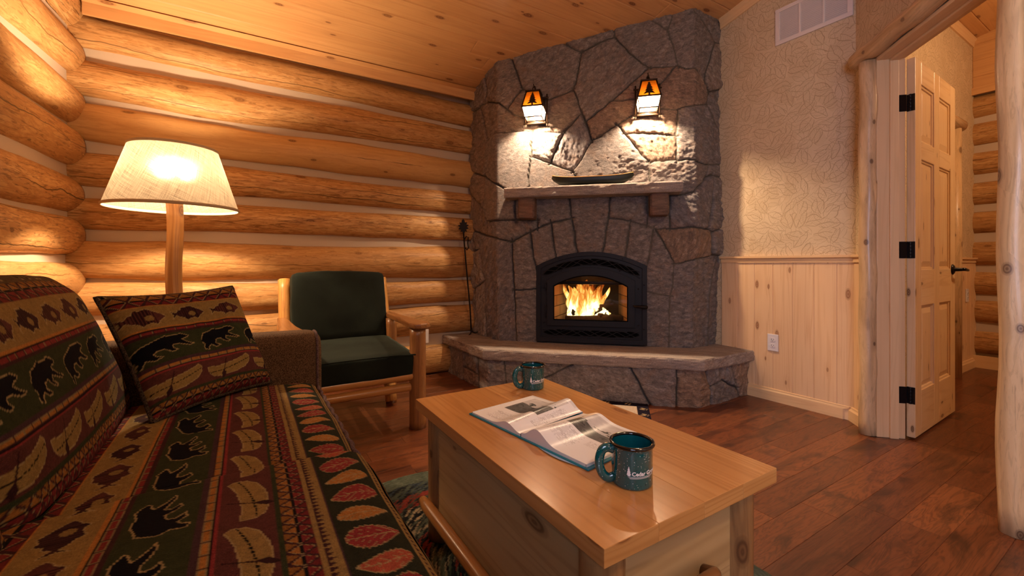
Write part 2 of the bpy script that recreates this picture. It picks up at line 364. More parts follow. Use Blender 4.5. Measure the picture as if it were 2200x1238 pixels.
def wallpaper():
    t = NT('leaf_wallpaper'); u,v = t.uv()
    vec0 = t.comb(u, v, 0.)
    d1 = t.n('TexNoise'); d1.inputs['Scale'].default_value = 14.; d1.inputs['Detail'].default_value = 1.; t.l(vec0, d1.inputs['Vector'])
    mx = t.n('VectorMath', operation='SCALE'); t.l(d1.outputs['Color'], mx.inputs[0]); mx.inputs['Scale'].default_value = .03
    ad = t.n('VectorMath', operation='ADD'); t.l(vec0, ad.inputs[0]); t.l(mx.outputs[0], ad.inputs[1]); vec = ad.outputs[0]
    def layer(scale, off, w):
        o2 = t.n('VectorMath', operation='ADD'); t.l(vec, o2.inputs[0]); o2.inputs[1].default_value = (off, off*1.7, 0)
        _,vn = t.vor(o2.outputs[0], scale)
        sb = t.n('VectorMath', operation='SUBTRACT'); t.l(o2.outputs[0], sb.inputs[0]); t.l(vn.outputs['Position'], sb.inputs[1])
        sp = t.n('SeparateXYZ'); t.l(sb.outputs[0], sp.inputs[0]); lx = t.math('MULTIPLY', sp.outputs[0], scale); ly = t.math('MULTIPLY', sp.outputs[1], scale)
        sc_ = t.n('SeparateColor'); t.l(vn.outputs['Color'], sc_.inputs[0]); a = t.math('MULTIPLY', sc_.outputs[0], 6.283)
        ca = t.math('COSINE', a); sa = t.math('SINE', a)
        X = t.math('ADD', t.math('MULTIPLY', lx, ca), t.math('MULTIPLY', ly, sa)); Y = t.math('SUBTRACT', t.math('MULTIPLY', ly, ca), t.math('MULTIPLY', lx, sa))
        Y = t.math('ADD', Y, t.math('MULTIPLY', t.math('MULTIPLY', X, X), .25)); aY = t.math('ABSOLUTE', Y)
        tt = t.math('MULTIPLY_ADD', X, 1/1.3, .5, clamp=True)
        hw = t.math('MULTIPLY', t.math('POWER', t.math('SINE', t.math('MULTIPLY', tt, 3.1416)), .75), .40)
        out = t.math('LESS_THAN', t.math('ABSOLUTE', t.math('SUBTRACT', aY, hw)), w)
        ins = t.math('LESS_THAN', aY, hw); rib = t.math('LESS_THAN', aY, w*.8)
        vein = t.math('LESS_THAN', t.math('FRACT', t.math('MULTIPLY', t.math('SUBTRACT', X, t.math('MULTIPLY', aY, .9)), 5.5)), w*4.5)
        inn = t.math('MULTIPLY', ins, t.math('MAXIMUM', rib, t.math('MULTIPLY', vein, .6)))
        return t.math('MAXIMUM', out, inn), sc_.outputs[1]
    l1, r1 = layer(11., 0., .020); l2, r2 = layer(14., 3.3, .020)
    ln = t.math('MAXIMUM', l1, t.math('MULTIPLY', l2, .7))
    mott = t.noise(vec, 60., 3, .6)
    base = t.mix(r1, (.72,.555,.36), (.65,.485,.30))
    base = t.mix(t.math('MULTIPLY', mott, .35), base, (.58,.42,.27))
    c = t.mix(t.math('MULTIPLY', ln, .72), base, (.34,.215,.11))
    return t.done(c, .7, .25, mott, .15, .001)
M['paper'] = wallpaper()
def brick():
    t = NT('fire_brick'); u,v = t.uv(); b = t.n('TexBrick'); t.l(t.comb(u,v,0.), b.inputs['Vector'])
    b.inputs['Scale'].default_value = 1.; b.inputs['Brick Width'].default_value = .17; b.inputs['Row Height'].default_value = .085; b.inputs['Mortar Size'].default_value = .0035
    b.inputs['Color1'].default_value = (.26,.15,.085,1); b.inputs['Color2'].default_value = (.17,.095,.05,1); b.inputs['Mortar'].default_value = (.05,.03,.02,1)
    return t.done(b.outputs[0], .9, .1, b.outputs['Fac'], .5, -.004)
M['brick'] = brick(); M['soot'] = plain('sooty_brick', (.035,.018,.010), .9, bscale=40., vary=.5)
def mug_mat():
    t = NT('speckled_enamel'); ob = t.obj()
    d,vn = t.vor(ob, 330., dim='3D'); sep = t.n('SeparateColor'); t.l(vn.outputs['Color'], sep.inputs[0])
    dot = t.math('MULTIPLY', t.math('LESS_THAN', d, t.math('MULTIPLY', sep.outputs[1], .34)), t.math('GREATER_THAN', sep.outputs[0], .45))
    blk = t.math('GREATER_THAN', sep.outputs[2], .55)
    c = t.mix(dot, (.002,.085,.094), t.mix(blk, (.45,.68,.70), (.006,.01,.012)))
    return t.done(c, .09, .6, coat=.6)
M['mug'] = mug_mat(); M['mugin'] = plain('mug_inside', (.002,.07,.09), .08, coat=.5); M['mugrim'] = plain('black_rim', (.006,.004,.004), .08, coat=.5)
M['logo'] = plain('white_print', (.85,.82,.82), .4)
M['teal'] = plain('teal_cover', (.0,.20,.28), .25, coat=.3)
M['edge'] = plain('page_edge', (.75,.72,.68), .6)
def glassmat(name, tint=(1,1,1), rgh=.02, refl=.12):
    t = NT(name); tr = t.n('BsdfTransparent'); tr.inputs[0].default_value = (*tint,1); gl = t.n('BsdfGlossy'); gl.inputs['Roughness'].default_value = rgh
    lw = t.n('LayerWeight'); lw.inputs[0].default_value = .35; f = t.math('MULTIPLY_ADD', lw.outputs['Fresnel'], .6, refl*.3)
    mx = t.n('MixShader'); t.l(f, mx.inputs[0]); t.l(tr.outputs[0], mx.inputs[1]); t.l(gl.outputs[0], mx.inputs[2]); t.l(mx.outputs[0], t.out.inputs[0]); return t.m
M['glass'] = glassmat('stove_glass', (.95,.9,.85)); M['pane'] = glassmat('window_glass')
def translucent(name, col, tcol, tw=.6, transp=.0, weave=False):
    t = NT(name); d = t.n('BsdfDiffuse'); tl = t.n('BsdfTranslucent'); mx = t.n('MixShader'); mx.inputs[0].default_value = tw
    if weave:
        u,v = t.uv()
        ud=t.math('ADD', u, t.math('MULTIPLY', v, .55)); a = t.noise(t.comb(t.math('MULTIPLY', ud, 380.), t.math('MULTIPLY', v, 9.), 0.), 1., 2, .6)
        b = t.noise(t.comb(t.math('MULTIPLY', u, 9.), t.math('MULTIPLY', t.math('SUBTRACT', v, t.math('MULTIPLY', u, .3)), 380.), 3.), 1., 2, .6)
        w = t.ramp(t.math('ADD', t.math('MULTIPLY', a, .5), t.math('MULTIPLY', b, .5)), [(.38,0.),(.60,1.)])
        t.l(t.mix(w, tuple(x*.42 for x in col), col), d.inputs[0]); t.l(t.mix(w, tuple(x*.38 for x in tcol), tcol), tl.inputs[0])
    else:
        ob = t.obj(); nz = t.noise(ob, 40., 3, .6)
        t.l(t.mix(nz, col, tuple(x*.7 for x in col)), d.inputs[0]); t.l(t.mix(nz, tcol, tuple(x*.65 for x in tcol)), tl.inputs[0])
    t.l(d.outputs[0], mx.inputs[1]); t.l(tl.outputs[0], mx.inputs[2]); o = mx.outputs[0]
    if weave:
        rf = t.n('BsdfRefraction'); rf.inputs['Roughness'].default_value=.7; rf.inputs['IOR'].default_value=1.3; t.l(tl.inputs[0].links[0].from_socket, rf.inputs[0])
        m3 = t.n('MixShader'); m3.inputs[0].default_value=.22; t.l(o, m3.inputs[1]); t.l(rf.outputs[0], m3.inputs[2]); o = m3.outputs[0]
    if transp:
        tr = t.n('BsdfTransparent'); tr.inputs[0].default_value = (1,.86,.68,1); m2 = t.n('MixShader'); m2.inputs[0].default_value = transp
        t.l(o, m2.inputs[1]); t.l(tr.outputs[0], m2.inputs[2]); o = m2.outputs[0]
    t.l(o, t.out.inputs[0]); return t.m
M['shade'] = translucent('linen_shade', (.56,.45,.33), (.19,.15,.11), .5, .0, True)
M['frost2'] = translucent('frosted_side', (.9,.88,.82), (.7,.6,.45), .7, .0)
M['amber'] = translucent('amber_panel', (.12,.04,.005), (.055,.0125,.0006), .55)
M['frost'] = translucent('frosted_panel', (.9,.88,.82), (.95,.92,.85), .75, .22)
def emis(name, col, st):
    t = NT(name); e = t.n('Emission'); e.inputs[0].default_value = (*col,1); e.inputs[1].default_value = st; t.l(e.outputs[0], t.out.inputs[0]); return t.m
M['bulb'] = emis('bulb_glow', (1,.78,.5), 25.)
def flame_mat():
    t = NT('flame'); ob = t.obj(); sp = t.n('SeparateXYZ'); t.l(ob, sp.inputs[0])
    nz = t.noise(t.comb(t.math('MULTIPLY', sp.outputs[0], 22.), t.math('MULTIPLY', sp.outputs[1], 10.), t.math('MULTIPLY', sp.outputs[2], 6.)), 1., 4, .6, 1.)
    hgt = t.math('DIVIDE', sp.outputs[2], .30)
    heat = t.math('SUBTRACT', t.math('ADD', t.math('MULTIPLY_ADD', t.math('SUBTRACT', nz, .5), 1.7, .5), .42), t.math('MULTIPLY', hgt, .62))
    col = t.ramp(heat, [(.22,(1,.10,.01)),(.42,(1,.27,.03)),(.6,(1,.52,.10)),(.85,(1,.80,.36))])
    st = t.math('MULTIPLY_ADD', t.math('POWER', heat, 3.), 4.2, .5)
    e = t.n('Emission'); t.l(col, e.inputs[0]); t.l(st, e.inputs[1]); tr = t.n('BsdfTransparent')
    lw = t.n('LayerWeight'); lw.inputs[0].default_value = .35
    core = t.math('SUBTRACT', 1., lw.outputs['Facing'])
    a = t.math('MULTIPLY', t.math('POWER', core, 1.5), t.ramp(heat, [(.18,0.),(.55,1.)]))
    mx = t.n('MixShader'); t.l(a, mx.inputs[0]); t.l(tr.outputs[0], mx.inputs[1]); t.l(e.outputs[0], mx.inputs[2]); t.l(mx.outputs[0], t.out.inputs[0]); return t.m
M['flame'] = flame_mat()
M['ember'] = emis('ember', (1,.25,.04), 3.)

# ------------------------------------------------------------------ setting: floor, ceiling, walls
def plank_field(mb, x0,x1,y0,y1,w,z, lmin,lmax, g=.0012, d=.0015, T=None):
    """boards along x with a sunk bevel all round; T maps (x,y,z)->point"""
    T = T or (lambda x,y,z:(x,y,z))
    y = y0
    while y < y1-1e-6:
        ye = min(y+w, y1); x = x0 - random.random()*lmax
        while x < x1:
            xe = x + random.uniform(lmin,lmax); a=max(x,x0); b=min(xe,x1)
            if b-a > .01:
                r = random.random()*10; ou=r*3.7; ov=r*1.9
                o=[(a,y),(b,y),(b,ye),(a,ye)]; i=[(a+g,y+g),(b-g,y+g),(b-g,ye-g),(a+g,ye-g)]
                vo=[mb.v(T(p[0],p[1],z-d)) for p in o]; vi=[mb.v(T(p[0],p[1],z)) for p in i]
                uo=[(p[0]+ou,p[1]+ov) for p in o]; ui=[(p[0]+ou,p[1]+ov) for p in i]
                mb.f(vi,ui,r)
                for k in range(4):
                    k2=(k+1)%4; mb.f([vo[k],vo[k2],vi[k2],vi[k]],[uo[k],uo[k2],ui[k2],ui[k]],r)
            x = xe
        y = ye
mb = MB(); plank_field(mb, -1.1,5.9,-2.4,3.7,.125,0., .35,1.15)
mb.build('floor', M['floor'], fix=False, kind='structure')
# ceiling: boards along x, on both slopes
mb = MB()
Lr = math.hypot(1, SLOPE)
plank_field(mb, -1.1,6.0,0,3.2,.14,0., 3.,6., .006,.006, T=lambda x,y,z:(x, 3.7-y, ceil_z(3.7-y)-z))
plank_field(mb, -1.1,6.0,0,2.9,.14,0., 3.,6., .004,.004, T=lambda x,y,z:(x, .5-y, ceil_z(.5-y)-z))
mb.build('ceiling', M['ceil'], fix=False, kind='structure')

def wavy_wall(p0, p1, z0, z1, name, mat, kind='structure', n=40, amp=.006, parent=None):
    mbw = MB(); p0=np.array(p0); p1=np.array(p1); L=np.linalg.norm(p1-p0); m = 60
    nrm = np.array([-(p1-p0)[1],(p1-p0)[0]])/L
    P=np.zeros((n,m,3)); UV=np.zeros((n,m,2))
    for i in range(n):
        s=i/(n-1)
        for j in range(m):
            z=z0+(z1-z0)*j/(m-1); d=amp*(float(fbm(np.array([s*L*2.]),np.array([z*4.]),3)[0])-.5)*2
            P[i,j]=(*(p0+(p1-p0)*s+nrm*d), z); UV[i,j]=(s*L,z)
    mbw.grid(P,UV)
    return mbw.build(name, mat, parent, kind=kind)
def make_log(mb, p0, p1, r0, r1, seed, rows=None, nseg=64, n=30, wob=.035, lump=.05):
    p0=np.array(p0,float); p1=np.array(p1,float); L=np.linalg.norm(p1-p0); t=(p1-p0)/L
    up=np.array([0,0,1.]); a=np.cross(t,up); a/=np.linalg.norm(a); b=np.cross(a,t)
    S=np.linspace(0,1,nseg)[:,None]; A=(np.arange(n)/n*2*PI)[None,:]
    r=r0+(r1-r0)*S
    wz=(vnoise(S*L*1.1+seed*5, S*0+seed,seed)-.5)*2*.012 + (vnoise(S*L*3+seed*5, S*0+seed,seed+4)-.5)*.006
    lum=(vnoise(S*L*2.2+seed*3.1, 1.6*np.cos(A)+seed*7, seed+1)-.5)*2*lump + (vnoise(S*L*6+seed, 2.5*np.sin(A)+seed*2+9, seed+2)-.5)*2*lump*.35
    rr=r*(1+lum)
    P=(p0[None,None,:]+t[None,None,:]*(S*L)[...,None])+a[None,None,:]*(np.cos(A)*rr*.72)[...,None]+b[None,None,:]*((np.sin(A)*rr)+wz)[...,None]
    rnd = (seed*1.618)%10
    UV=np.zeros((nseg,n+1,2)); UV[...,0]=S*L+rnd*3.7; UV[...,1]=np.arange(n+1)[None,:]/n*2*PI*r0+rnd*1.9
    b0=mb.grid(P,UV,rnd,True,wv=True,flip=True)
    for i,rev in ((0,False),(nseg-1,True)):
        idx=[b0+i*n+j for j in range(n)]
        mb.f(idx[::-1] if rev else idx, None, rnd)
    return mb
# back wall
wb = wavy_wall((-1.0,3.535),(3.2,3.535),0,2.52,'wall_back',M['chink'])
rowsL=[(2.325,.100),(2.045,.112),(1.787,.108),(1.512,.100),(1.25,.088),(.972,.118),(.72,.104),(.47,.112),(.17,.13)]
rowsR=[(2.28,.097),(2.03,.108),(1.746,.126),(1.482,.094),(1.242,.106),(.949,.138),(.70,.098),(.45,.124),(.12,.125)]
for k,((za,ra),(zb,rb)) in enumerate(zip(rowsL,rowsR)):
    mb=MB(); ex=1.0
    # ends measured at x=-.85 and x=1.6
    sl=(zb-za)/2.45; 
    make_log(mb,(-.98,3.535,za-.13*sl),(1.86,3.535,zb+.26*sl),ra*ex,rb*ex,k+1,nseg=120,lump=.085)
    mb.build('log', M['logplain'] if k in (2,) else M['log'], wb)
# left wall
WY0,WY1,WZ0,WZ1=-1.75,-.55,.80,2.0
wl = wavy_wall((-.875,-.55),(-.875,3.56),0,3.2,'wall_left',M['chink'],n=60)
for (ya,yb,za,zb) in ((-2.3,WY0,0,3.2),(WY0,WY1,0,WZ0),(WY0,WY1,WZ1,3.2)): MB().box(-.95,-.875,ya,yb,za,zb).build('chinking',M['chink'],wl)
wl_rows=[(2.42,2.27,.105),(2.15,2.03,.105),(1.87,1.78,.108),(1.61,1.55,.108),(1.35,1.306,.098),(1.10,1.08,.105),(.855,.85,.105),(.59,.59,.105),(.33,.33,.105),(.08,.08,.10)]
for k,(zc,zn,r) in enumerate(wl_rows):
    mb=MB(); sl=(zc-zn)/1.03; 
    make_log(mb,(-.885,3.52,zc+.12*sl),(-.885,.9,zc-sl*1.25 if False else zn-.4*sl),r*1.04,r*1.04,k+21,nseg=90)
    mb.build('log', M['log'], wl)
    zz=zn-.4*sl
    for (ya,yb) in (((.92,WY1+.03),(WY0-.03,-2.3)) if WZ0-.1<zz<WZ1+.1 else ((.92,-2.3),)):
        mb=MB(); make_log(mb,(-.885,ya,zz),(-.885,yb,zz),r*1.04,r*1.04,k+41,nseg=40); mb.build('log', M['log'], wl)
for k,zc in enumerate((2.68,2.93)):
    mb=MB(); make_log(mb,(-.885,3.0 if k==0 else 2.3,zc),(-.885,-2.3,zc),.115,.115,k+61,nseg=80); mb.build('log', M['log'], wl)
# right wall (x=3.10), wallpaper over wainscot
def wall_panel(name, pts, zbot, ztop_fn, mat, thick=.02, n=1):
    """vertical wall along polyline pts (x,y); top follows the ceiling"""
    mb=MB(); s0=0
    for (a,b) in zip(pts[:-1],pts[1:]):
        a=np.array(a,float); b=np.array(b,float); L=np.linalg.norm(b-a); N=max(1,int(L/.2))
        for i in range(N):
            p=a+(b-a)*i/N; q=a+(b-a)*(i+1)/N
            ids=[mb.v((p[0],p[1],zbot)),mb.v((q[0],q[1],zbot)),mb.v((q[0],q[1],ztop_fn(q[1]))),mb.v((p[0],p[1],ztop_fn(p[1])))]
            sa=s0+L*i/N; sb=s0+L*(i+1)/N
            mb.f(ids,[(sa,zbot),(sb,zbot),(sb,ztop_fn(q[1])),(sa,ztop_fn(p[1]))],0)
        s0+=L
    return mb.build(name,mat,None,kind='structure',fix=False)
def to_ceil(y): return ceil_z(y)+.01
def wainscot(name, a, b, z0, z1, parent=None, off=0.):
    """vertical boards on segment a->b, facing left of a->b"""
    a=np.array(a,float); b=np.array(b,float); L=np.linalg.norm(b-a); t=(b-a)/L; nr=np.array([t[1],-t[0]])
    mb=MB(); x=0-off
    while x<L:
        xa=max(x,0); xb=min(x+.126,L); x+=.126
        if xb-xa<.005: continue
        r=random.random()*10; g=.0035
        def P(s,z,d): q=a+t*s+nr*d; return (q[0],q[1],z)
        cols=[(xa,.008),(xa+g,.012),(xb-g,.012),(xb,.008)]
        ids=[[mb.v(P(s,z,d)) for z in (z0,z1)] for s,d in cols]
        for k in range(3):
            mb.f([ids[k][0],ids[k+1][0],ids[k+1][1],ids[k][1]],[(z0+r*3.7,cols[k][0]+r*1.9),(z0+r*3.7,cols[k+1][0]+r*1.9),(z1+r*3.7,cols[k+1][0]+r*1.9),(z1+r*3.7,cols[k][0]+r*1.9)],r)
    return mb.build(name,M['pine'],parent,kind='structure' if parent is None else None,fix=False)
WX=3.10; CORN=(3.10,1.112)
DI=(-.7071,-.7071)      # along the angled wall, toward the camera side
def aw(s, d=0.):        # point on the angled wall; d>0 toward the room
    return (CORN[0]+DI[0]*s-.7071*d, CORN[1]+DI[1]*s+.7071*d)
S0, S1 = .235, 1.035     # the doorway
wr = wall_panel('wall_right',[(WX,3.6),CORN],.0,to_ceil,M['paper'])
wainscot('wainscot_panel',(WX,1.96),CORN,0,.965,wr).location=(0,0,0)
wa = wall_panel('wall_angle',[aw(0),aw(S0)],0,to_ceil,M['paper'])
for o,(p,z) in (('paper_panel',([aw(S0),aw(S1)],2.05)),('paper_panel',([aw(S1),aw(2.6)],0))):
    w2=wall_panel(o,p,z,to_ceil,M['paper']); w2.parent=wa; del w2['kind']
wainscot('wainscot_panel',aw(0),aw(S0-.05),0,.965,wa)
wainscot('wainscot_panel',aw(S1+.05),aw(2.6),0,.965,wa)
# walls behind the camera, closing the room
e=aw(2.6)
wall_panel('wall_side',[e,(e[0],-2.3)],0,to_ceil,M['paper'])
wf = struct('wall_front')
MB().box(-.95,1.4,-2.38,-2.3,0,2.7).build('wall_surface',M['wallcream'],wf)
win=struct('window_1')
mb=MB()
for (ya,yb,za,zb) in ((WY0-.09,WY0,WZ0-.09,WZ1+.09),(WY1,WY1+.09,WZ0-.09,WZ1+.09),(WY0,WY1,WZ1,WZ1+.09),(WY0,WY1,WZ0-.09,WZ0),(-1.17,-1.13,WZ0,WZ1)): mb.box(-.90,-.76,ya,yb,za,zb,'z')
mb.build('window_frame',M['pinetrim'],win,bevel=.004)
MB().box(-.835,-.83,WY0,WY1,WZ0,WZ1).build('window_pane',M['pane'],win)
# trims on the right wall
def strip(name, path, prof, mat, grain_len=True, parent=None, kind='structure', zf=None):
    """sweep profile [(d,z)] along 2-D path; d = offset to the left"""
    mb=MB(); P=[np.array(p,float) for p in path]; rnd=random.random()*10; N=len(P); rows=[]; L=0; UV=[]
    for i,p in enumerate(P):
        if i>0: t1=(P[i]-P[i-1]); t1/=np.linalg.norm(t1)
        if i<N-1: t2=(P[i+1]-P[i]); t2/=np.linalg.norm(t2)
        if i==0: t1=t2
        if i==N-1: t2=t1
        n1=np.array([t1[1],-t1[0]]); n2=np.array([t2[1],-t2[0]]); m=n1+n2; m/=np.linalg.norm(m); k=1/max(.3,float(m@n1))
        if i: L+=np.linalg.norm(P[i]-P[i-1])
        rows.append([(p[0]+m[0]*d*k,p[1]+m[1]*d*k,z+(zf(p[1]) if zf else 0)) for d,z in prof])
        acc=0; u=[]
        for q,(d,z) in enumerate(prof):
            if q: acc+=math.hypot(d-prof[q-1][0],z-prof[q-1][1])
            u.append((L+rnd*3.7,acc+rnd*1.9))
        UV.append(u)
    b0=mb.grid(np.array(rows),np.array(UV),rnd,False)
    m=len(prof)
    mb.f([b0+j for j in range(m)],None,rnd); mb.f([b0+(N-1)*m+j for j in range(m)][::-1],None,rnd)
    return mb.build(name,mat,parent,kind=kind)
bp=[(0,0),(.018,0),(.018,.062),(.010,.072),(.008,.082),(0,.084)]
rp=[(0,.950),(.020,.950),(.020,.976),(.034,.982),(.034,.996),(0,.996)]
strip('baseboard_right',[(WX-.012,1.75),(WX-.012,CORN[1]),(aw(0,.012)),(aw(S0-.085,.012))][:2]+[aw(.005,.014),aw(S0-.10,.014)],bp,M['pinetrim'])
strip('trim_1',[(WX,1.96),(WX,CORN[1]),aw(S0-.10)],rp,M['pinetrim'])
strip('trim_2',[aw(S1+.11),aw(2.5)],rp,M['pinetrim'])
strip('baseboard_angle',[aw(S1+.11,.012),aw(2.5,.012)],bp,M['pinetrim'])
cp=[(0,-.075),(.012,-.075),(.016,-.03),(.03,-.012),(.03,0),(0,0)]
strip('trim_3',[(WX,1.97),(WX,1.112)],cp,M['pinetrim'],zf=ceil_z)
strip('trim_4',[(3.1,3.43),(-.80,3.43)][::-1],[(0,2.385),(.018,2.385),(.018,2.455),(.06,2.47),(0,2.47)],M['ceil'])

# ------------------------------------------------------------------ stonework
def stonework(name, path, z0, z1fn, joints, parent, step=.0055, hole=None, seed=1, zmax=2.9):
    P=[np.array(p,float) for p in path]; seg=[np.linalg.norm(b-a) for a,b in zip(P[:-1],P[1:])]; cum=np.concatenate([[0],np.cumsum(seg)]); S=cum[-1]
    def at(s):
        s=np.clip(s,0,S); out=np.zeros(s.shape+(2,))
        for k in range(len(seg)):
            m=(s>=cum[k]-1e-9)&(s<=cum[k+1]+1e-9); t=((s-cum[k])/seg[k])[...,None]
            out=np.where(m[...,None],P[k]+(P[k+1]-P[k])*t,out)
        return out
    def unproj(px,py):
        d=ray(px); best=None
        for k in range(len(seg)):
            a=P[k]; e=P[k+1]-P[k]; det=d[0]*(-e[1])+d[1]*e[0]
            if abs(det)<1e-6: continue
            Yc=(a[0]*(-e[1])+a[1]*e[0])/det; t=(d[0]*a[1]-d[1]*a[0])/det
            lo=-.6 if k==0 else -.004; hi=1.6 if k==len(seg)-1 else 1.004
            if lo<=t<=hi and Yc>0 and (best is None or Yc<best[0]): best=(Yc,cum[k]+t*seg[k])
        if best is None: return None
        return (best[1], EYE-(py-PY)/FP*best[0])
    segs=[]
    for tile,pts in joints:
        ox,oy,sc=tile; Q=[unproj(ox+x*sc,oy+y*sc) for x,y in pts]
        for a,b in zip(Q[:-1],Q[1:]):
            if a and b:
                a=np.array(a); b=np.array(b); t_=(b-a)/(np.linalg.norm(b-a)+1e-9)
                segs.append((a-t_*.016,b+t_*.016))
    ns=int(S/step)+1; nz=int((zmax-z0)/step)+1
    s=np.linspace(0,S,ns); z=z0+np.arange(nz)*step; SS,ZZ=np.meshgrid(s,z,indexing='ij')
    wx=(fbm(SS*9,ZZ*9,seed+50)-.47)*.022; wz=(fbm(SS*9+31,ZZ*9,seed+51)-.47)*.022
    A=SS+wx; B=ZZ+wz; D=np.full(SS.shape,9.)
    for (a,b) in segs:
        e=b-a; L2=max(1e-9,float(e@e)); t=np.clip(((A-a[0])*e[0]+(B-a[1])*e[1])/L2,0,1)
        D=np.minimum(D,np.hypot(A-a[0]-t*e[0],B-a[1]-t*e[1]))
    jw=.0052; mask=D>jw+.001
    lab=np.zeros(SS.shape,int); cur=0
    from collections import deque
    for i in range(0,ns,6):
        for j in range(0,nz,6):
            if mask[i,j] and lab[i,j]==0:
                cur+=1; lab[i,j]=cur; dq=deque([(i,j)])
                while dq:
                    x,y=dq.popleft()
                    for X,Y in ((x+1,y),(x-1,y),(x,y+1),(x,y-1)):
                        if 0<=X<ns and 0<=Y<nz and mask[X,Y] and lab[X,Y]==0: lab[X,Y]=cur; dq.append((X,Y))
    for it in range(4):   # grow labels into the joints
        for ax,sh in ((0,1),(0,-1),(1,1),(1,-1)):
            r=np.roll(lab,sh,ax); lab=np.where(lab==0,r,lab)
    rs=np.random.RandomState(seed); K=cur+1
    ang=rs.uniform(-1.5,1.5,K); tx=rs.uniform(-.05,.05,K); tz=rs.uniform(-.05,.05,K); lev=rs.uniform(-.006,.006,K); off=rs.uniform(0,50,K)
    pal=np.array([(.34,.31,.30),(.38,.33,.30),(.42,.34,.28),(.28,.26,.27),(.44,.31,.22),(.34,.32,.33),(.40,.36,.33),(.38,.27,.20)])
    colk=pal[rs.randint(0,len(pal),K)]*rs.uniform(.85,1.15,K)[:,None]*np.array([1.0,.95,.93])
    ca=np.cos(ang[lab]); sa=np.sin(ang[lab]); fu=SS*ca+ZZ*sa+off[lab]; fv=-SS*sa+ZZ*ca+off[lab]*1.7
    cs=np.zeros(K); cz=np.zeros(K); cn=np.bincount(lab.ravel(),minlength=K)+1e-9
    cs=np.bincount(lab.ravel(),SS.ravel(),minlength=K)/cn; cz=np.bincount(lab.ravel(),ZZ.ravel(),minlength=K)/cn
    edge=sstep(jw*.7,jw*1.35,D)*.82+sstep(jw,.03,D)*.18
    rough=(fbm(fu*12,fv*22,seed+3,5)-.47)*.030+(fbm(fu*34,fv*52,seed+8,3)-.45)*.016
    big=(fbm(fu*4,fv*6,seed+13,3)-.45)*.045
    terr=np.floor(fbm(fu*7,fv*11,seed+21,3)*9)/9*.022-.010
    chip=-.010*sstep(.03,.0,D+ (fbm(SS*16,ZZ*16,seed+31)-.3)*.05)
    H=-.022+edge*(.022+lev[lab]+(SS-cs[lab])*tx[lab]*.8+(ZZ-cz[lab])*tz[lab]*.8+rough+big*.4+terr*.4+chip*.6)
    H=np.minimum(H,.022)
    pos=(at(SS-.014)+at(SS+.014)+at(SS-.005)+at(SS+.005))/4
    tn=at(SS+.016)-at(SS-.016); tn/=np.linalg.norm(tn,axis=-1,keepdims=True)+1e-9
    nr=np.stack([tn[...,1],-tn[...,0]],-1)      # right of path = outwards
    xy=pos+nr*H[...,None]
    V=np.concatenate([xy,ZZ[...,None]],-1).reshape(-1,3)
    zl=np.vectorize(z1fn)(pos[...,1])
    keep=(ZZ<=zl)
    if hole is not None: keep&=~hole(SS,ZZ)
    idx=np.arange(ns*nz).reshape(ns,nz)
    kf=keep[:-1,:-1]&keep[1:,:-1]&keep[1:,1:]&keep[:-1,1:]
    q=np.stack([idx[:-1,:-1],idx[1:,:-1],idx[1:,1:],idx[:-1,1:]],-1)[kf]
    used=np.unique(q); remap=np.full(ns*nz,-1); remap[used]=np.arange(len(used)); q=remap[q]
    me=bpy.data.meshes.new(name); me.from_pydata(V[used].tolist(),[],q.tolist())
    me.polygons.foreach_set('use_smooth',np.ones(len(q),bool))
    c=me.color_attributes.new('Col','FLOAT_COLOR','POINT'); cc=np.ones((len(used),4),np.float32); cc[:,:3]=colk[lab].reshape(-1,3)[used]; c.data.foreach_set('color',cc.ravel())
    f=me.attributes.new('fol','FLOAT_VECTOR','POINT'); f.data.foreach_set('vector',np.stack([fu,fv,off[lab]],-1).reshape(-1,3)[used].astype(np.float32).ravel())
    mt=me.attributes.new('mort','FLOAT','POINT'); mt.data.foreach_set('value',(1-sstep(jw*.7,jw*1.25,D)).reshape(-1)[used].astype(np.float32))
    me.materials.append(M['stone']); o=bpy.data.objects.new(name,me); C.objects.link(o)
    if parent is not None: o.parent=parent
    return o
k=290/1282.; T1=(1000,0,k);T2=(1280,0,k);T3=(1000,250,k);T4=(1280,250,k);T5=(1000,500,k);T6=(1280,500,k)
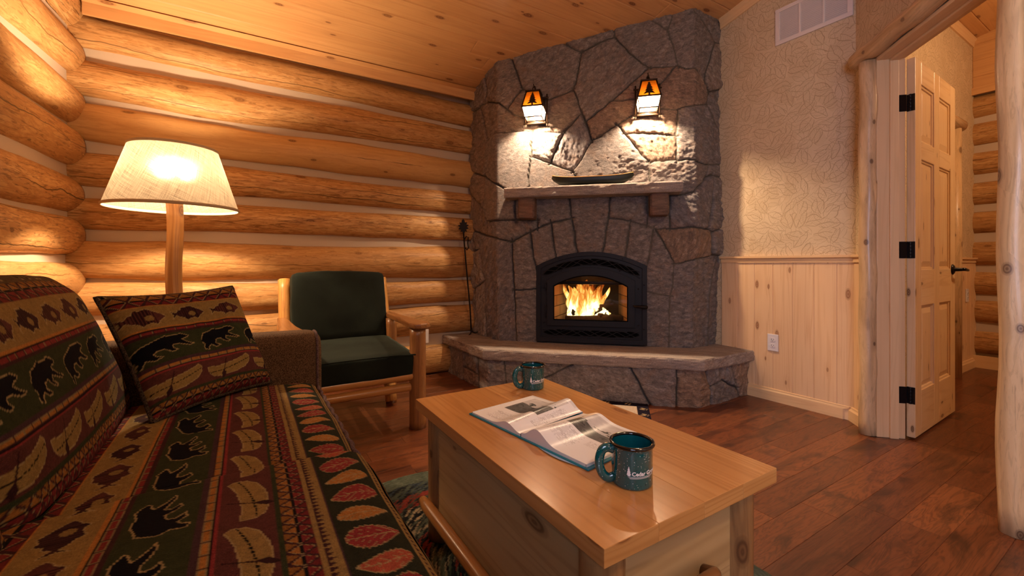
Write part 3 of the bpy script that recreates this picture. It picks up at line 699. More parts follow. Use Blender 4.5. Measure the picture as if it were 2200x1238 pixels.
J=[(T1,[(40,1085),(120,1025),(205,970),(310,975),(390,1030),(450,1080),(530,1110),(600,1130)]),
(T1,[(190,720),(200,860),(205,970)]),(T1,[(390,1030),(470,920),(545,840)]),(T1,[(440,560),(490,700),(545,835),(620,880),(700,925),(800,930),(920,890),(1025,845)]),
(T1,[(1100,490),(1070,640),(1055,780),(1025,845)]),(T1,[(950,415),(1100,490),(1282,400)]),(T2,[(0,410),(180,345)]),
(T1,[(1025,845),(1080,1000),(1140,1150),(1170,1238)]),(T3,[(1115,0),(1160,130),(1200,240)]),(T1,[(1140,1150),(1282,1040)]),(T2,[(0,1070),(150,960),(330,800),(505,640)]),
(T1,[(1095,1085),(1030,1150),(930,1238)]),(T3,[(1080,0),(930,155)]),
(T2,[(170,290),(180,345),(320,500),(440,600),(505,640),(640,628),(785,615)]),(T2,[(500,160),(530,180),(685,275)]),(T2,[(740,80),(710,190),(685,275),(740,430),(785,615),(870,640),(980,650),(1050,770),(1090,860),(1215,838)]),
(T2,[(940,50),(960,90),(1040,190),(1110,300),(1155,390),(1225,415)]),(T2,[(1155,395),(1110,550),(1060,700),(1050,770)]),
(T2,[(1090,860),(1075,980),(970,985),(860,1010),(790,1030),(620,1025)]),(T2,[(1075,980),(1130,1080),(1195,1238)]),(T2,[(150,960),(260,955),(370,940)]),(T2,[(740,640),(610,790)]),
(T2,[(790,1040),(775,1100),(765,1238)]),(T4,[(775,0),(765,170)]),(T4,[(330,0),(180,100),(0,215)]),(T3,[(1282,195),(1200,240)]),
(T4,[(200,85),(220,100),(270,165),(480,155),(765,178)]),(T4,[(270,165),(350,260),(430,360),(510,435),(640,425),(770,410)]),(T4,[(765,178),(770,410),(870,400),(950,405),(1050,450),(1210,460)]),
(T4,[(510,435),(515,600)]),(T4,[(1085,465),(1055,580)]),(T4,[(1205,575),(1110,550),(1055,580),(1000,650),(930,715),(830,745),(700,745)]),(T4,[(1130,590),(1110,780),(1100,930),(1075,1065)]),
(T4,[(130,965),(300,990),(490,1035),(600,1070),(700,1065),(850,1060),(950,1055),(1075,1068),(1110,1100),(1210,1070)]),(T4,[(705,700),(705,1065)]),(T4,[(490,700),(490,1035)]),
(T4,[(145,740),(125,930),(90,1150),(75,1238)]),(T6,[(95,0),(60,200)]),(T4,[(330,1000),(300,1238)]),(T6,[(310,0),(280,240)]),(T4,[(560,1060),(530,1238)]),(T6,[(550,0),(520,150),(490,320)]),
(T4,[(570,1065),(620,1150),(660,1238)]),(T6,[(585,0),(650,100),(745,295)]),(T4,[(1110,1100),(1110,1238)]),(T6,[(1105,0),(1105,215)]),
(T3,[(300,165),(460,145),(620,145),(930,155)]),(T3,[(300,165),(215,235),(190,400),(180,540)]),(T3,[(150,-60),(215,235)]),(T3,[(635,150),(620,380),(600,600),(600,660)]),
(T3,[(935,155),(860,310),(805,440)]),(T3,[(630,395),(805,445),(1025,525),(1060,580)]),(T3,[(1200,240),(1110,400),(1025,525)]),
(T3,[(60,530),(210,580),(290,635),(380,690)]),(T3,[(205,580),(195,740),(180,880)]),(T3,[(40,720),(110,810),(180,880),(215,1000),(205,1135)]),(T3,[(215,1000),(330,985),(475,980),(680,985),(680,1065)]),
(T3,[(475,780),(475,980)]),(T3,[(60,1085),(205,1135),(330,1170),(440,1190),(550,1130),(680,1065),(830,1010),(1005,970)]),(T3,[(985,750),(1005,970),(1050,1238)]),(T5,[(1035,0),(1070,200)]),
(T3,[(810,1010),(840,1238)]),(T5,[(820,0),(860,240)]),(T3,[(615,1095),(625,1238)]),(T5,[(610,0),(640,170),(672,320)]),(T5,[(440,80),(465,530),(480,1045)]),(T5,[(470,545),(665,535)]),
(T5,[(120,20),(150,250),(175,440),(180,700),(190,1000)]),(T5,[(60,550),(175,455)]),(T5,[(70,185),(135,145)]),
(T6,[(745,295),(735,500),(710,600),(700,1090)]),(T6,[(495,563),(715,600)]),(T6,[(745,300),(940,260),(1105,215),(1215,215)]),(T6,[(1175,240),(1130,450),(1110,600),(1100,850),(1095,1060)])]
ins_x=.417
def hole_fn(S,Z):
    # s of the insert centre on the front face
    sc=.487+ (math.hypot(2.245-1.727,2.495-3.013))
    x=S-sc
    top=.925+(1.034-.925)*np.sqrt(np.clip(1-(x/.50)**2,0,1))**1.0
    arch=.925+.109*np.clip(1-(x/ins_x)**2,0,1)
    return (np.abs(x)<ins_x-.004)&(Z<arch-.006)
chim=thing('stone_fireplace','grey fieldstone corner fireplace rising to the pine ceiling','fireplace',(2.4,2.4,0))
def W(o,par): # keep world coordinates under a moved parent
    o.parent=par; inv=(Matrix.Translation(par.location)@par.rotation_euler.to_matrix().to_4x4()).inverted(); o.matrix_parent_inverse=inv
COL=[(1.727,3.50),(1.727,3.013),(2.78,1.96),(3.14,1.96)]
o=stonework('stone_facing',COL,.30,lambda y:ceil_z(y)+.012,J,None,hole=hole_fn,seed=5); W(o,chim)
T7=(950,700,340/2105.); T8=(1280,700,350/2166.)
JB=[(T7,[(285,250),(285,720)]),(T7,[(440,330),(465,830)]),(T7,[(820,460),(860,900)]),(T7,[(1720,530),(1390,690),(1150,820),(1000,900)]),
(T8,[(455,540),(475,570),(580,780),(720,1060)]),(T8,[(1070,560),(1070,1090)]),(T8,[(1460,560),(1530,820),(1530,1090)]),(T8,[(1530,820),(1700,740),(1880,820)]),(T8,[(1800,500),(1880,800),(1925,960)]),(T7,[(285,560),(440,640)])]
o=stonework('hearth_base',[(1.50,3.50),(1.50,2.775),(2.525,1.75),(3.12,1.75)],-.005,lambda y:.27,JB,None,seed=11,zmax=.275); W(o,chim)
def slab(name, poly, z0, z1, parent, rough=.008, step=.02, seed=3, tint=(.33,.29,.27), topflat=True):
    """stone slab with riven edges"""
    P=[np.array(p,float) for p in poly]; pts=[]; 
    for a,b in zip(P,P[1:]+P[:1]):
        n=max(1,int(np.linalg.norm(b-a)/step))
        for i in range(n): pts.append(a+(b-a)*i/n)
    pts=np.array(pts); c=pts.mean(0); n=len(pts)
    nx=np.roll(pts,-1,0)-np.roll(pts,1,0); nx/=np.linalg.norm(nx,axis=1,keepdims=True); nr=np.stack([nx[:,1],-nx[:,0]],1)
    area=0.5*np.sum(pts[:,0]*np.roll(pts[:,1],-1)-np.roll(pts[:,0],-1)*pts[:,1])
    if area<0: nr=-nr
    sl=np.concatenate([[0],np.cumsum(np.linalg.norm(np.diff(pts,axis=0),axis=1))])
    levels=np.linspace(0,1,9); rows=[]; uvs=[]
    for L in levels:
        z=z0+(z1-z0)*L; ed=-.006 if L in (0.,1.) else 0
        off=(fbm(sl*14,np.full(n,L*3.),seed)-.5)*2*rough+(fbm(sl*40,np.full(n,L*9.),seed+5,3)-.5)*rough*.8+ed
        zz=np.full(n,z)+((fbm(sl*10,np.zeros(n),seed+9)-.5)*.006 if L>.9 else 0)
        rows.append(np.concatenate([pts+nr*off[:,None],zz[:,None]],1)); 
    mb=MB(); P3=np.array(rows); b0=mb.grid(P3,None,0,False,wv=True)
    top=[b0+(len(levels)-1)*n+i for i in range(n)]; bot=[b0+i for i in range(n)]
    mb.f(top,None); mb.f(bot[::-1],None)
    o=mb.build(name,M['slabst'],parent)
    return o
def slab_mat(name,a,b,c3):
    t=NT(name); ob=t.obj(); rot=t.n('Mapping'); rot.inputs['Rotation'].default_value=(0,0,PI/4); rot.inputs['Scale'].default_value=(1,1,1); t.l(ob,rot.inputs[0])
    mp=t.n('Mapping'); mp.inputs['Scale'].default_value=(6,40,60); t.l(rot.outputs[0],mp.inputs[0])
    st=t.noise(mp.outputs[0],1.,6,.66,.8); big=t.noise(ob,6.,4,.6); fine=t.noise(ob,170.,3,.7)
    c=t.mix(t.ramp(st,[(.35,0.),(.65,1.)]),a,b); c=t.mix(t.math('MULTIPLY',t.ramp(big,[(.45,0.),(.7,1.)]),.4),c,c3)
    c=t.mix(t.ramp(fine,[(.3,.5),(.6,0.)]),c,(.08,.07,.07))
    return t.done(c,.8,.25,t.math('ADD',t.math('MULTIPLY',st,1.5),fine),.6,.005)
M['slabst']=slab_mat('riven_slab',(.24,.20,.19),(.48,.41,.37),(.44,.31,.22))
o=slab('hearth_slab',[(1.46,3.52),(1.46,2.765),(2.515,1.71),(3.10,1.71),(3.10,2.3),(2.2,3.52)],.248,.322,None,rough=.009); W(o,chim)
n45=(-.7071,-.7071); e45=(.7071,-.7071)
def fp(s, d, base=(2.2535,2.4865)):   # point on the front plane: s along to the right, d outward
    return (base[0]+e45[0]*s+n45[0]*d, base[1]+e45[1]*s+n45[1]*d)
def s_at(px, d):
    r=ray(px); S_=4.74-d*1.4142; Yc=S_/(r[0]+r[1]); x,y=r[0]*Yc,r[1]*Yc
    b=fp(0,d); return (x-b[0])*e45[0]+(y-b[1])*e45[1], Yc
sa,_=s_at(1082,.16); sb,_=s_at(1468,.16)
o=slab('mantel_shelf',[fp(sa,-.03),fp(sa,.16),fp(sb,.16),fp(sb,-.03)],1.447,1.522,None,rough=.008,seed=9); W(o,chim)
M['corbel']=slab_mat('corbel_stone',(.10,.065,.05),(.24,.15,.11),(.3,.12,.07))
for px in (1129.5,1417.5):
    sc,_=s_at(px,.12); q=.068
    mb=MB(); 
    P=np.zeros((9,28,3))
    for i in range(9):
        L=i/8; 
        for j in range(28):
            a=2*PI*j/28; ce=math.cos(a); se=math.sin(a); m=max(abs(ce),abs(se)); sx=ce/m; sy=se/m; rr=1-.08*((abs(sx)+abs(sy)-1)**3)
            sh=.90 if i in (0,) else 1
            nz=(float(fbm(np.array([a*2.+px]),np.array([L*3.]),8)[0])-.5)*.016
            x=sx*rr*(q*sh+nz*.6); d=.045+ sy*rr*(.075*sh+nz*.6); p=fp(sc+x,d); P[i,j]=(p[0],p[1],1.292+.158*L)
    b0=mb.grid(P,None,0,False,wv=True); mb.f([b0+j for j in range(28)],None); mb.f([b0+8*28+j for j in range(28)][::-1],None)
    o=mb.build('corbel',M['corbel'],None); W(o,chim)

# ------------------------------------------------------------------ stove insert
stv=thing('fireplace_insert','black arched fireplace insert burning behind its glass door','fireplace insert',(*fp(-.012,.0),.334),-PI/4)
def arch(w,z0,zs,zt,nb=16,nsd=8,na=32):
    """closed outline: bottom left->right, right side up, arch right->left, left side down"""
    o=[(-w+2*w*i/nb,z0) for i in range(nb)]+[(w,z0+(zs-z0)*i/nsd) for i in range(nsd)]
    for i in range(na):
        x=w-2*w*i/na; o.append((x,zs+(zt-zs)*(1-(x/w)**2)))
    o+=[(-w,zs-(zs-z0)*i/nsd) for i in range(nsd)]
    return o
HW=.417
MB().ring(arch(HW,0,.592,.700),arch(HW-.036,.036,.572,.668),-.012,.04).build('outer_frame',M['black'],stv,bevel=.002)
MB().ring(arch(HW-.036,.036,.572,.668),arch(.325,.146,.440,.555),-.003,.03).build('face_plate',M['black'],stv,bevel=.0015)
# door
dr=MB().ring(arch(.330,.129,.480,.580),arch(.277,.176,.437,.520),-.026,-.004).build('door',M['black'],stv,bevel=.003)
MB().ring(arch(.278,.175,.438,.521),arch(.272,.181,.432,.514),-.030,-.022).build('glass_rim',M['blackmatte'],dr)
g=MB(); out=arch(.276,.177,.435,.518); ids=[g.v((x,-.014,z)) for x,z in out]; g.f(ids); g.build('glass_pane',M['glass'],dr,fix=False)
h=MB(); h.tube([(.318,-.026,.295),(.322,-.05,.295),(.345,-.062,.294),(.385,-.066,.291),(.412,-.066,.290),(.418,-.066,.290)],[.005,.006,.009,.014,.013,.006],14); h.build('door_handle',M['iron'],dr)
for zz in ((.19,.29),(.40,.46)):
    MB().tube([(-.338,-.02,zz[0]),(-.338,-.02,zz[1])],.005,10).build('door_hinge',M['black'],dr)
def grille(x0,x1,zf,hh,N):
    mb=MB(); n=60
    P=np.zeros((n,2,3))
    for i in range(n):
        x=x0+(x1-x0)*i/(n-1); e=min(1,min(i,n-1-i)/5.)**.5; P[i,0]=(x,-.0045,zf(x)-hh*e); P[i,1]=(x,-.0045,zf(x)+hh*e)
    mb.grid(P,None,0,False); slot=mb.build('vent_slot',M['blackmatte'],stv)
    mb=MB()
    for ph in (0,PI/2,PI):
        pts=[]
        for i in range(n*2):
            x=x0+(x1-x0)*i/(n*2-1); pts.append((x,-.006,zf(x)+hh*.93*math.sin(PI*N*(x-x0)/(x1-x0)+ph)))
        mb.tube(pts,.0028,6)
    # leaf-shaped lobes between the crossings
    for i in range(int(N*2)):
        xc=x0+(x1-x0)*(i+.5)/(N*2); sg=1 if i%2 else -1
        mb.prism([(xc-.012,zf(xc)+sg*hh*.99),(xc+.012,zf(xc)+sg*hh*.99),(xc+.004,zf(xc)+sg*hh*.70),(xc-.004,zf(xc)+sg*hh*.70)],-.0065,-.004)
    mb.build('scroll_fretwork',M['black'],slot)
za=lambda x: .605-.13*(x/.42)**2*1.0+.012
grille(-.365,.365,lambda x:.622-.100*(x/.365)**2,.025,5.5); grille(-.365,.365,lambda x:.074,.024,5.5)
rv=[(-.24,.664-.018),(.24,.646),(-.395,.45),(.395,.45),(-.395,.12),(.395,.12),(-.24,.018),(.24,.018),(-.355,.42),(.355,.42),(-.355,.15),(.355,.15),(-.22,.555),(.22,.555),(-.22,.097),(.22,.097)]
for x,z in rv:
    MB().lathe([(0,0),(.0055,0),(.005,.003),(.003,.005),(0,.0055)],n=12).build('rivet',M['black'],stv).location=(x,-.012,z)
for c_ in stv.children:
    if c_.name.startswith('rivet'): c_.rotation_euler=(PI/2,0,0)
# firebox
def fbox():
    mb=MB(); xs=.285; ys=.40
    def quad(a,b,c,d,uv): ids=[mb.v(p) for p in (a,b,c,d)]; mb.f(ids,uv)
    quad((-xs,.03,.10),(-xs+.07,ys,.10),(-xs+.07,ys,.56),(-xs,.03,.56),[(0,0),(.38,0),(.38,.46),(0,.46)])
    quad((xs-.07,ys,.10),(xs,.03,.10),(xs,.03,.56),(xs-.07,ys,.56),[(0,0),(.38,0),(.38,.46),(0,.46)])
    o=mb.build('firebox_brick',M['brick'],stv,fix=False); mb=MB()
    quad((-xs+.07,ys,.10),(xs-.07,ys,.10),(xs-.07,ys,.56),(-xs+.07,ys,.56),[(0,0),(.43,0),(.43,.46),(0,.46)])
    mb.build('firebox_back',M['soot'],stv,fix=False)
    mb=MB(); mb.box(-xs-.01,xs+.01,.02,ys+.01,.09,.125); mb.build('firebox_floor',M['coal'],stv); mb=MB(); mb.box(-xs-.01,xs+.01,.02,ys+.01,.555,.57); mb.build('firebox_roof',M['coal'],stv)
    mb=MB(); mb.box(-.27,.27,.06,.20,.455,.468); mb.tube([(-.24,.05,.452),(.24,.05,.452)],.006,10); mb.build('baffle',M['black'],stv)
fbox()
for i,(p,q,r) in enumerate([((-.20,.12,.16),(.17,.10,.165),.036),((-.17,.24,.17),(.18,.26,.18),.034),((-.02,.14,.20),(.16,.24,.30),.026),((.06,.10,.20),(.24,.22,.17),.02),((-.15,.16,.215),(.10,.28,.23),.026)]):
    pts=[tuple(p[k]+(q[k]-p[k])*t/7 for k in range(3)) for t in range(8)]
    t=setp(MB().tube(pts,r,16,wob=.25,seed=i,cap=True).build('fire_log',M['firelog'],None), ['charred split log lying across the front of the fire','charred log at the back of the fire bed','burning stick leaning up to the right in the flames','thin stick sloping down at the right of the fire','charred log resting on top beneath the tall flames'][i],'firewood','logs burning in the fireplace insert')
    t.matrix_world=Matrix.Translation(stv.location)@Matrix.Rotation(-PI/4,4,'Z')
fl=thing('fire','yellow and orange flames rising from the burning logs','fire',(0,0,0))
fl.location=(Matrix.Translation(stv.location)@Matrix.Rotation(-PI/4,4,'Z'))@Vector((-.03,.2,.18)); fl.rotation_euler=(0,0,-PI/4)
fs=[(-.10,0,.045,.25,-.05,1),(-.06,.03,.05,.29,-.01,2),(-.02,-.02,.055,.30,.02,3),(.02,.02,.05,.28,.03,4),(.055,0,.042,.29,.07,5),(-.045,-.05,.06,.20,-.02,6),(.09,.01,.026,.24,.09,7),(.115,-.07,.022,.085,.02,8),(.15,-.06,.018,.06,.02,9),(0,-.06,.065,.15,.0,10),(-.13,.02,.025,.27,-.08,11),(.03,-.04,.035,.22,.03,12),(-.08,-.04,.035,.24,-.03,13)]
for (x,y,r,hh,lean,sd) in fs:
    mb=MB(); n=22; P=np.zeros((18,n,3))
    for i in range(18):
        t=i/17; rr=r*1.25*(math.sin(PI*min(1,(t*.85+.15)))**.6)*(1-t*.35)
        cx=x+lean*t*t+.012*math.sin(t*9+sd); cy=y+.01*math.sin(t*7+sd*2)
        for j in range(n):
            a=2*PI*j/n; w=1+.28*math.sin(3*a+sd+t*5)+.15*math.sin(5*a+t*9+sd)
            P[i,j]=(cx+rr*w*math.cos(a),cy+rr*w*math.sin(a)*.6,t*hh)
    mb.grid(P,None,0,True,wv=True); mb.build('flame',M['flame'],fl)

# ------------------------------------------------------------------ wall lanterns
def lantern(s, label, first=None):
    loc=(*fp(s,.0),2.035)
    t=thing('wall_lantern',label,'wall lamp',loc,-PI/4,'lanterns on the chimney')
    W0,W1,W2=.049,.078,.064; Y1=-.135; zt,zm=.200,.082
    def fr(w,yc,z): return [(-w,yc-w,z),(w,yc-w,z),(w,yc+w,z),(-w,yc+w,z)]
    cT,cM,cB=-.125,-.125,-.105
    A=fr(W0,cT,zt); B=fr(W1,cM,zm); D=fr(W2,cB,.012)
    mb=MB(); 
    for i in range(4):
        mb.tube([A[i],B[i]],.0055,8); mb.tube([A[i],A[(i+1)%4]],.0065,8); mb.tube([B[i],B[(i+1)%4]],.0065,8)
        mb.tube([B[i],D[i]],.0035,8); mb.tube([D[i],D[(i+1)%4]],.0045,8)
    mb.build('lantern_frame',M['bronze'],t)
    mb=MB(); mb.box(-W0-.008,W0+.008,cT-W0-.008,cT+W0+.008,zt-.002,zt+.008); mb.build('roof_plate',M['bronze'],t,bevel=.002)
    def lerp(a,b,u): return tuple(a[k]+(b[k]-a[k])*u for k in range(3))
    # back panel: solid metal ; amber panels on three sides
    mb=MB(); ids=[mb.v(p) for p in (A[2],A[3],B[3],B[2])]; mb.f(ids); D2=[lerp(B[2],D[2],.85),lerp(B[3],D[3],.85)]; ids=[mb.v(p) for p in (B[2],B[3],D2[1],D2[0])]; mb.f(ids); mb.build('back_shield',M['bronze'],t)
    for i in (0,1,3):
        j=(i+1)%4
        mb=MB(); ids=[mb.v(p) for p in (A[i],A[j],B[j],B[i])]; mb.f(ids); pn=mb.build('amber_panel',M['amber'],t)
        tree=[(0,.92),(.09,.78),(.05,.78),(.17,.63),(.09,.64),(.24,.47),(.13,.49),(.31,.30),(.17,.33),(.38,.12),(.06,.17),(.06,.02),(-.06,.02),(-.06,.17),(-.38,.12),(-.17,.33),(-.31,.30),(-.13,.49),(-.24,.47),(-.09,.64),(-.17,.63),(-.05,.78),(-.09,.78)]
        mb=MB(); ids=[]; ce=Vector((0,cT,(zt+zm)/2))
        pts=[]
        for (u,v) in tree:
            l=lerp(B[i],A[i],v); r=lerp(B[j],A[j],v); wm=(Vector(r)-Vector(l)).length; mid=(Vector(l)+Vector(r))/2; dx=(Vector(B[j])-Vector(B[i])).normalized()
            p=mid+dx*(u*.105); o_=(mid-Vector((0,cT,mid.z))).normalized()*.002; pts.append((p+o_,p+o_*2))
        a=[mb.v(p) for p,_ in pts]; b=[mb.v(p) for _,p in pts]; mb.f(b); mb.f(a[::-1])
        for q in range(len(a)): q2=(q+1)%len(a); mb.f([a[q],a[q2],b[q2],b[q]])
        mb.build('pine_tree_cutout',M['bronze'],pn)
        mb=MB(); ids=[mb.v(p) for p in (B[i],B[j],D[j],D[i])]; mb.f(ids); mb.build('frosted_panel',M['frost'] if i==0 else M['frost2'],t)
    mb=MB(); r=.0065
    for x in (-.085,.085): mb.tube([(x,-.03,-.022),(x,-.03,.225)],r,10)
    for z in (.002,.195): mb.tube([(-.10,-.034,z),(.10,-.034,z)],r,10); 
    for x in (-.06,.06): mb.tube([(x,-.03,.002),(x,cB+W2,.010)],.005,8)
    mb.box(-.07,.07,-.024,.0,.0,.2); mb.build('back_plate',M['bronze'],t,bevel=.002)
    mb=MB(); mb.tube([(-.012,cT,zt+.008),(-.010,cT,zt+.04),(.0,cT+.01,zt+.06),(.002,cT+.03,zt+.066),(.0,-.03,zt+.03)],.0045,10); mb.tube([(.012,cT,zt+.006),(.008,cT,zt+.03),(-.002,cT,zt+.055),(-.004,cT-.004,zt+.072)],.004,10)
    mb.build('hook_stem',M['bronze'],t)
    mb=MB(); mb.lathe([(0,-.022),(.014,-.018),(.02,0),(.014,.018),(.008,.03),(0,.034)],n=16); b=mb.build('bulb',M['bulb'],t); b.location=(0,-.118,.082)
    li=bpy.data.lights.new('lantern_light','POINT'); li.energy=LANT; li.color=(1,.72,.46); li.shadow_soft_size=.022
    lo=bpy.data.objects.new('lantern_light',li); C.objects.link(lo); lo.parent=t; lo.location=(0,-.115,.058)
    return t
LANT=78.
sl,_=s_at(1152,.03); sr,_=s_at(1391,.03)
lantern(sl,'bronze wall lantern with pine tree cutout, left of the two over the mantel')
lantern(sr,'bronze wall lantern with pine tree cutout, right of the two over the mantel')

# canoe on the mantel
sc,_=s_at(1272,.09)
can=thing('model_canoe','small dark green model canoe on the stone mantel shelf','model canoe',(*fp(sc,.105),1.523),-PI/4)
def canoe():
    n=40; m=18; L=.295; P=np.zeros((n,m,3)); R=[]
    for i in range(n):
        t=-1+2*i/(n-1); w=.036*(max(0,1-abs(t)**2.6))**.75+.0015; top=.060+.024*abs(t)**3.2; bot=.002+.060*abs(t)**8
        xs=L*t*(1 if abs(t)<.999 else 1)
        for j in range(m):
            a=PI*j/(m-1); cx=math.cos(a); sz=math.sin(a)
            P[i,j]=(xs*(1+.02*sz*(abs(t)>.9)),w*cx,top-(top-bot)*(sz**.7))
        R.append((xs,w,top))
    mb=MB(); mb.grid(P,None,0,True); mb.grid(P*np.array([.97,.9,1])+np.array([0,0,.002]),None,0,True,flip=True)
    o=mb.build('hull',M['canoe'],can,fix=False)
    mb=MB()
    for sg in (1,-1): mb.tube([(x,sg*w,tz) for x,w,tz in R],.0024,8)
    mb.build('gunwale',M['gun'],can)
    for x in (-.12,0,.12):
        mb=MB(); mb.box(x-.006,x+.006,-.033,.033,.054,.058); mb.build('thwart',M['gun'],can)
M['canoe']=plain('canoe_green',(.012,.018,.012),.45,vary=.4); M['gun']=plain('canoe_trim',(.55,.26,.05),.5)
canoe()
# fire poker
pk=thing('fire_poker','black wrought iron fire poker with leaf handle leaning in the corner','fire poker',(1.675,3.385,.322))
top=Vector((-.065,.02,.89))
mb=MB(); pts=[(0,0,.03),tuple(top*.25+Vector((.006,-.004,0))),tuple(top*.5+Vector((.004,0,0))),tuple(top*.8),tuple(top)]; mb.tube(pts,.0065,10); mb.build('shaft',M['iron'],pk)
mb=MB(); mb.tube([(0,0,.06),(.0,-.004,.03),(-.012,-.01,.012),(-.032,-.018,.004)],[.006,.006,.005,.003],8); mb.tube([(0,0,.05),(.012,-.006,.022),(.035,-.012,.016),(.058,-.016,.024),(.066,-.016,.034)],[.006,.006,.006,.005,.003],8); mb.build('prong',M['iron'],pk)
leaf=[(0,-.045),(.012,-.02),(.03,-.025),(.022,-.005),(.045,.002),(.030,.018),(.048,.034),(.026,.038),(.034,.058),(.014,.056),(.012,.074),(0,.088)]
leaf=leaf+[(-x,z) for x,z in leaf[::-1][1:-1]]
mb=MB(); mb.M=Matrix.Translation(top+Vector((-.002,-.006,.03)))@Matrix.Rotation(-.55,4,'Z')@Matrix.Rotation(-.05,4,'Y'); mb.prism(leaf,-.004,.004); mb.build('oak_leaf',M['iron'],pk,bevel=.0015)
mb=MB(); q=top*.93; mb.tube([tuple(q),tuple(q+Vector((.018,-.01,.03))),tuple(q+Vector((.034,-.012,.02))),tuple(q+Vector((.030,-.012,-.03))),tuple(q+Vector((.036,-.012,-.07))),tuple(q+Vector((.022,-.01,-.088))),tuple(q+Vector((.012,-.006,-.07)))],.0055,8); mb.build('side_hook',M['iron'],pk)

# ------------------------------------------------------------------ doorway, door, posts
tr=struct('trim_5')
def aw3(s,d,z): p=aw(s,d); return (p[0],p[1],z)
def post(s,d,z0,z1,r,seed,name='log_post'):
    pts=[(*aw(s+.006*math.sin(i*.9+seed),d),z0+(z1-z0)*i/30) for i in range(31)]
    mb=MB(); mb.tube(pts,r,24,wob=.10,seed=seed); return mb.build(name,M['post'],tr)
post(S0-.035,.035,0,2.06,.041,3); post(S1+.066,.040,0,2.9,.041,8)
mb=MB(); pts=[(*aw(S0-.14+(S1-S0+.6)*i/30,.04),2.108+.004*math.sin(i)) for i in range(31)]; mb.tube(pts,.046,24,wob=.08,seed=5); mb.build('log_header',M['post'],tr)
def jbox(s0,s1,d0,d1,z0,z1,name,grain='z',parent=tr,mat='pinetrim'):
    mb=MB(); mb.M=Matrix(((DI[0],-.7071,0,CORN[0]),(DI[1],.7071,0,CORN[1]),(0,0,1,0),(0,0,0,1))); mb.box(s0,s1,d0,d1,z0,z1,grain); return mb.build(name,M[mat],parent,bevel=.002)
TK=.12
jbox(S0-.02,S0,-TK,.012,0,2.07,'side_jamb'); jbox(S0,S0+.012,-TK+.035,-TK+.075,0,2.05,'door_stop')
jbox(S1,S1+.02,-TK,.012,0,2.07,'side_jamb'); jbox(S1-.012,S1,-TK+.035,-TK+.075,0,2.05,'door_stop')
jbox(S0-.02,S1+.02,-TK,.012,2.05,2.07,'head_jamb','x'); jbox(S0,S1,-TK+.035,-TK+.075,2.038,2.05,'door_stop','x')
# hall face of the angled wall
wall_panel('wall_hall_near',[aw(2.6,-TK),aw(S1+.02,-TK)],0,to_ceil,M['paper'])
wall_panel('wall_hall_header',[aw(S1+.02,-TK),aw(S0-.02,-TK)],2.07,to_ceil,M['paper'])
# door leaf: local x along the leaf, +x from the hinge
DL=.775; DT=.036; DH=2.035
dr1=thing('door_1',None,None,(3.035,.8435,.012),math.radians(1.5),kind='structure')
mb=MB(); st=.105
rails=[(0,.23),(.62,.80),(1.42,1.52),(1.905,DH-.0)]; rails=[(0,.24),(.70,.90),(1.50,1.60),(1.91,DH)]
for x0,x1 in ((0,st),(DL/2-.05,DL/2+.05),(DL-st,DL)): mb.box(x0,x1,-DT/2,DT/2,0 if x0!=DL/2-.05 else .0,DH,'z')
for z0,z1 in rails:
    for x0,x1 in ((st,DL/2-.05),(DL/2+.05,DL-st)): mb.box(x0,x1,-DT/2,DT/2,z0,z1,'x')
mb.build('door_frame',M['pinedoor'],dr1,bevel=.003)
for (z0,z1) in ((.24,.70),(.90,1.50),(1.60,1.91)):
    for x0,x1 in ((st,DL/2-.05),(DL/2+.05,DL-st)):
        mb=MB()
        for sg in (1,-1):
            a=[(x0,.010),(x0+.012,.009),(x0+.016,.004),(x0+.045,.013)]; 
            lv=[(0,.012),(.010,.010),(.013,.004),(.045,.012)]
            rings=[]
            for (ins,y) in lv: rings.append([mb.v((xx,sg*y,zz)) for xx,zz in ((x0+ins,z0+ins),(x1-ins,z0+ins),(x1-ins,z1-ins),(x0+ins,z1-ins))])
            rnd=random.random()*10
            for a_,b_,(i1,_),(i2,_) in zip(rings[:-1],rings[1:],lv[:-1],lv[1:]):
                for q in range(4):
                    q2=(q+1)%4; mb.f([a_[q],a_[q2],b_[q2],b_[q]],[(z0+rnd,x0+rnd)]*4,rnd)
            mb.f(rings[-1],[(z0+rnd,x0+rnd),(z0+rnd,x1+rnd),(z1+rnd,x1+rnd),(z1+rnd,x0+rnd)],rnd)
        mb.build('door_panel',M['pinedoor'],dr1)
hd=[(.0,0)]
mb=MB(); mb.M=Matrix.Translation((DL-.065,-DT/2,.895))@Matrix.Rotation(PI/2,4,'X'); mb.lathe([(0,0),(.032,0),(.032,.004),(.024,.010),(.012,.013),(.010,.045),(0,.048)],n=28); 
mb.M=None; mb.tube([(DL-.065,-DT/2-.042,.895),(DL-.04,-DT/2-.05,.896),(DL+.0,-DT/2-.052,.892),(DL+.045,-DT/2-.048,.890)],[.010,.010,.009,.008],14); mb.build('door_handle',M['hinge'],dr1)
mb=MB(); mb.M=Matrix.Translation((DL-.065,DT/2,.895))@Matrix.Rotation(-PI/2,4,'X'); mb.lathe([(0,0),(.032,0),(.032,.004),(.024,.010),(.012,.013),(.010,.045),(0,.048)],n=28); mb.M=None; mb.tube([(DL-.065,DT/2+.042,.895),(DL-.16,DT/2+.05,.892)],.009,14); mb.build('door_handle',M['hinge'],dr1)
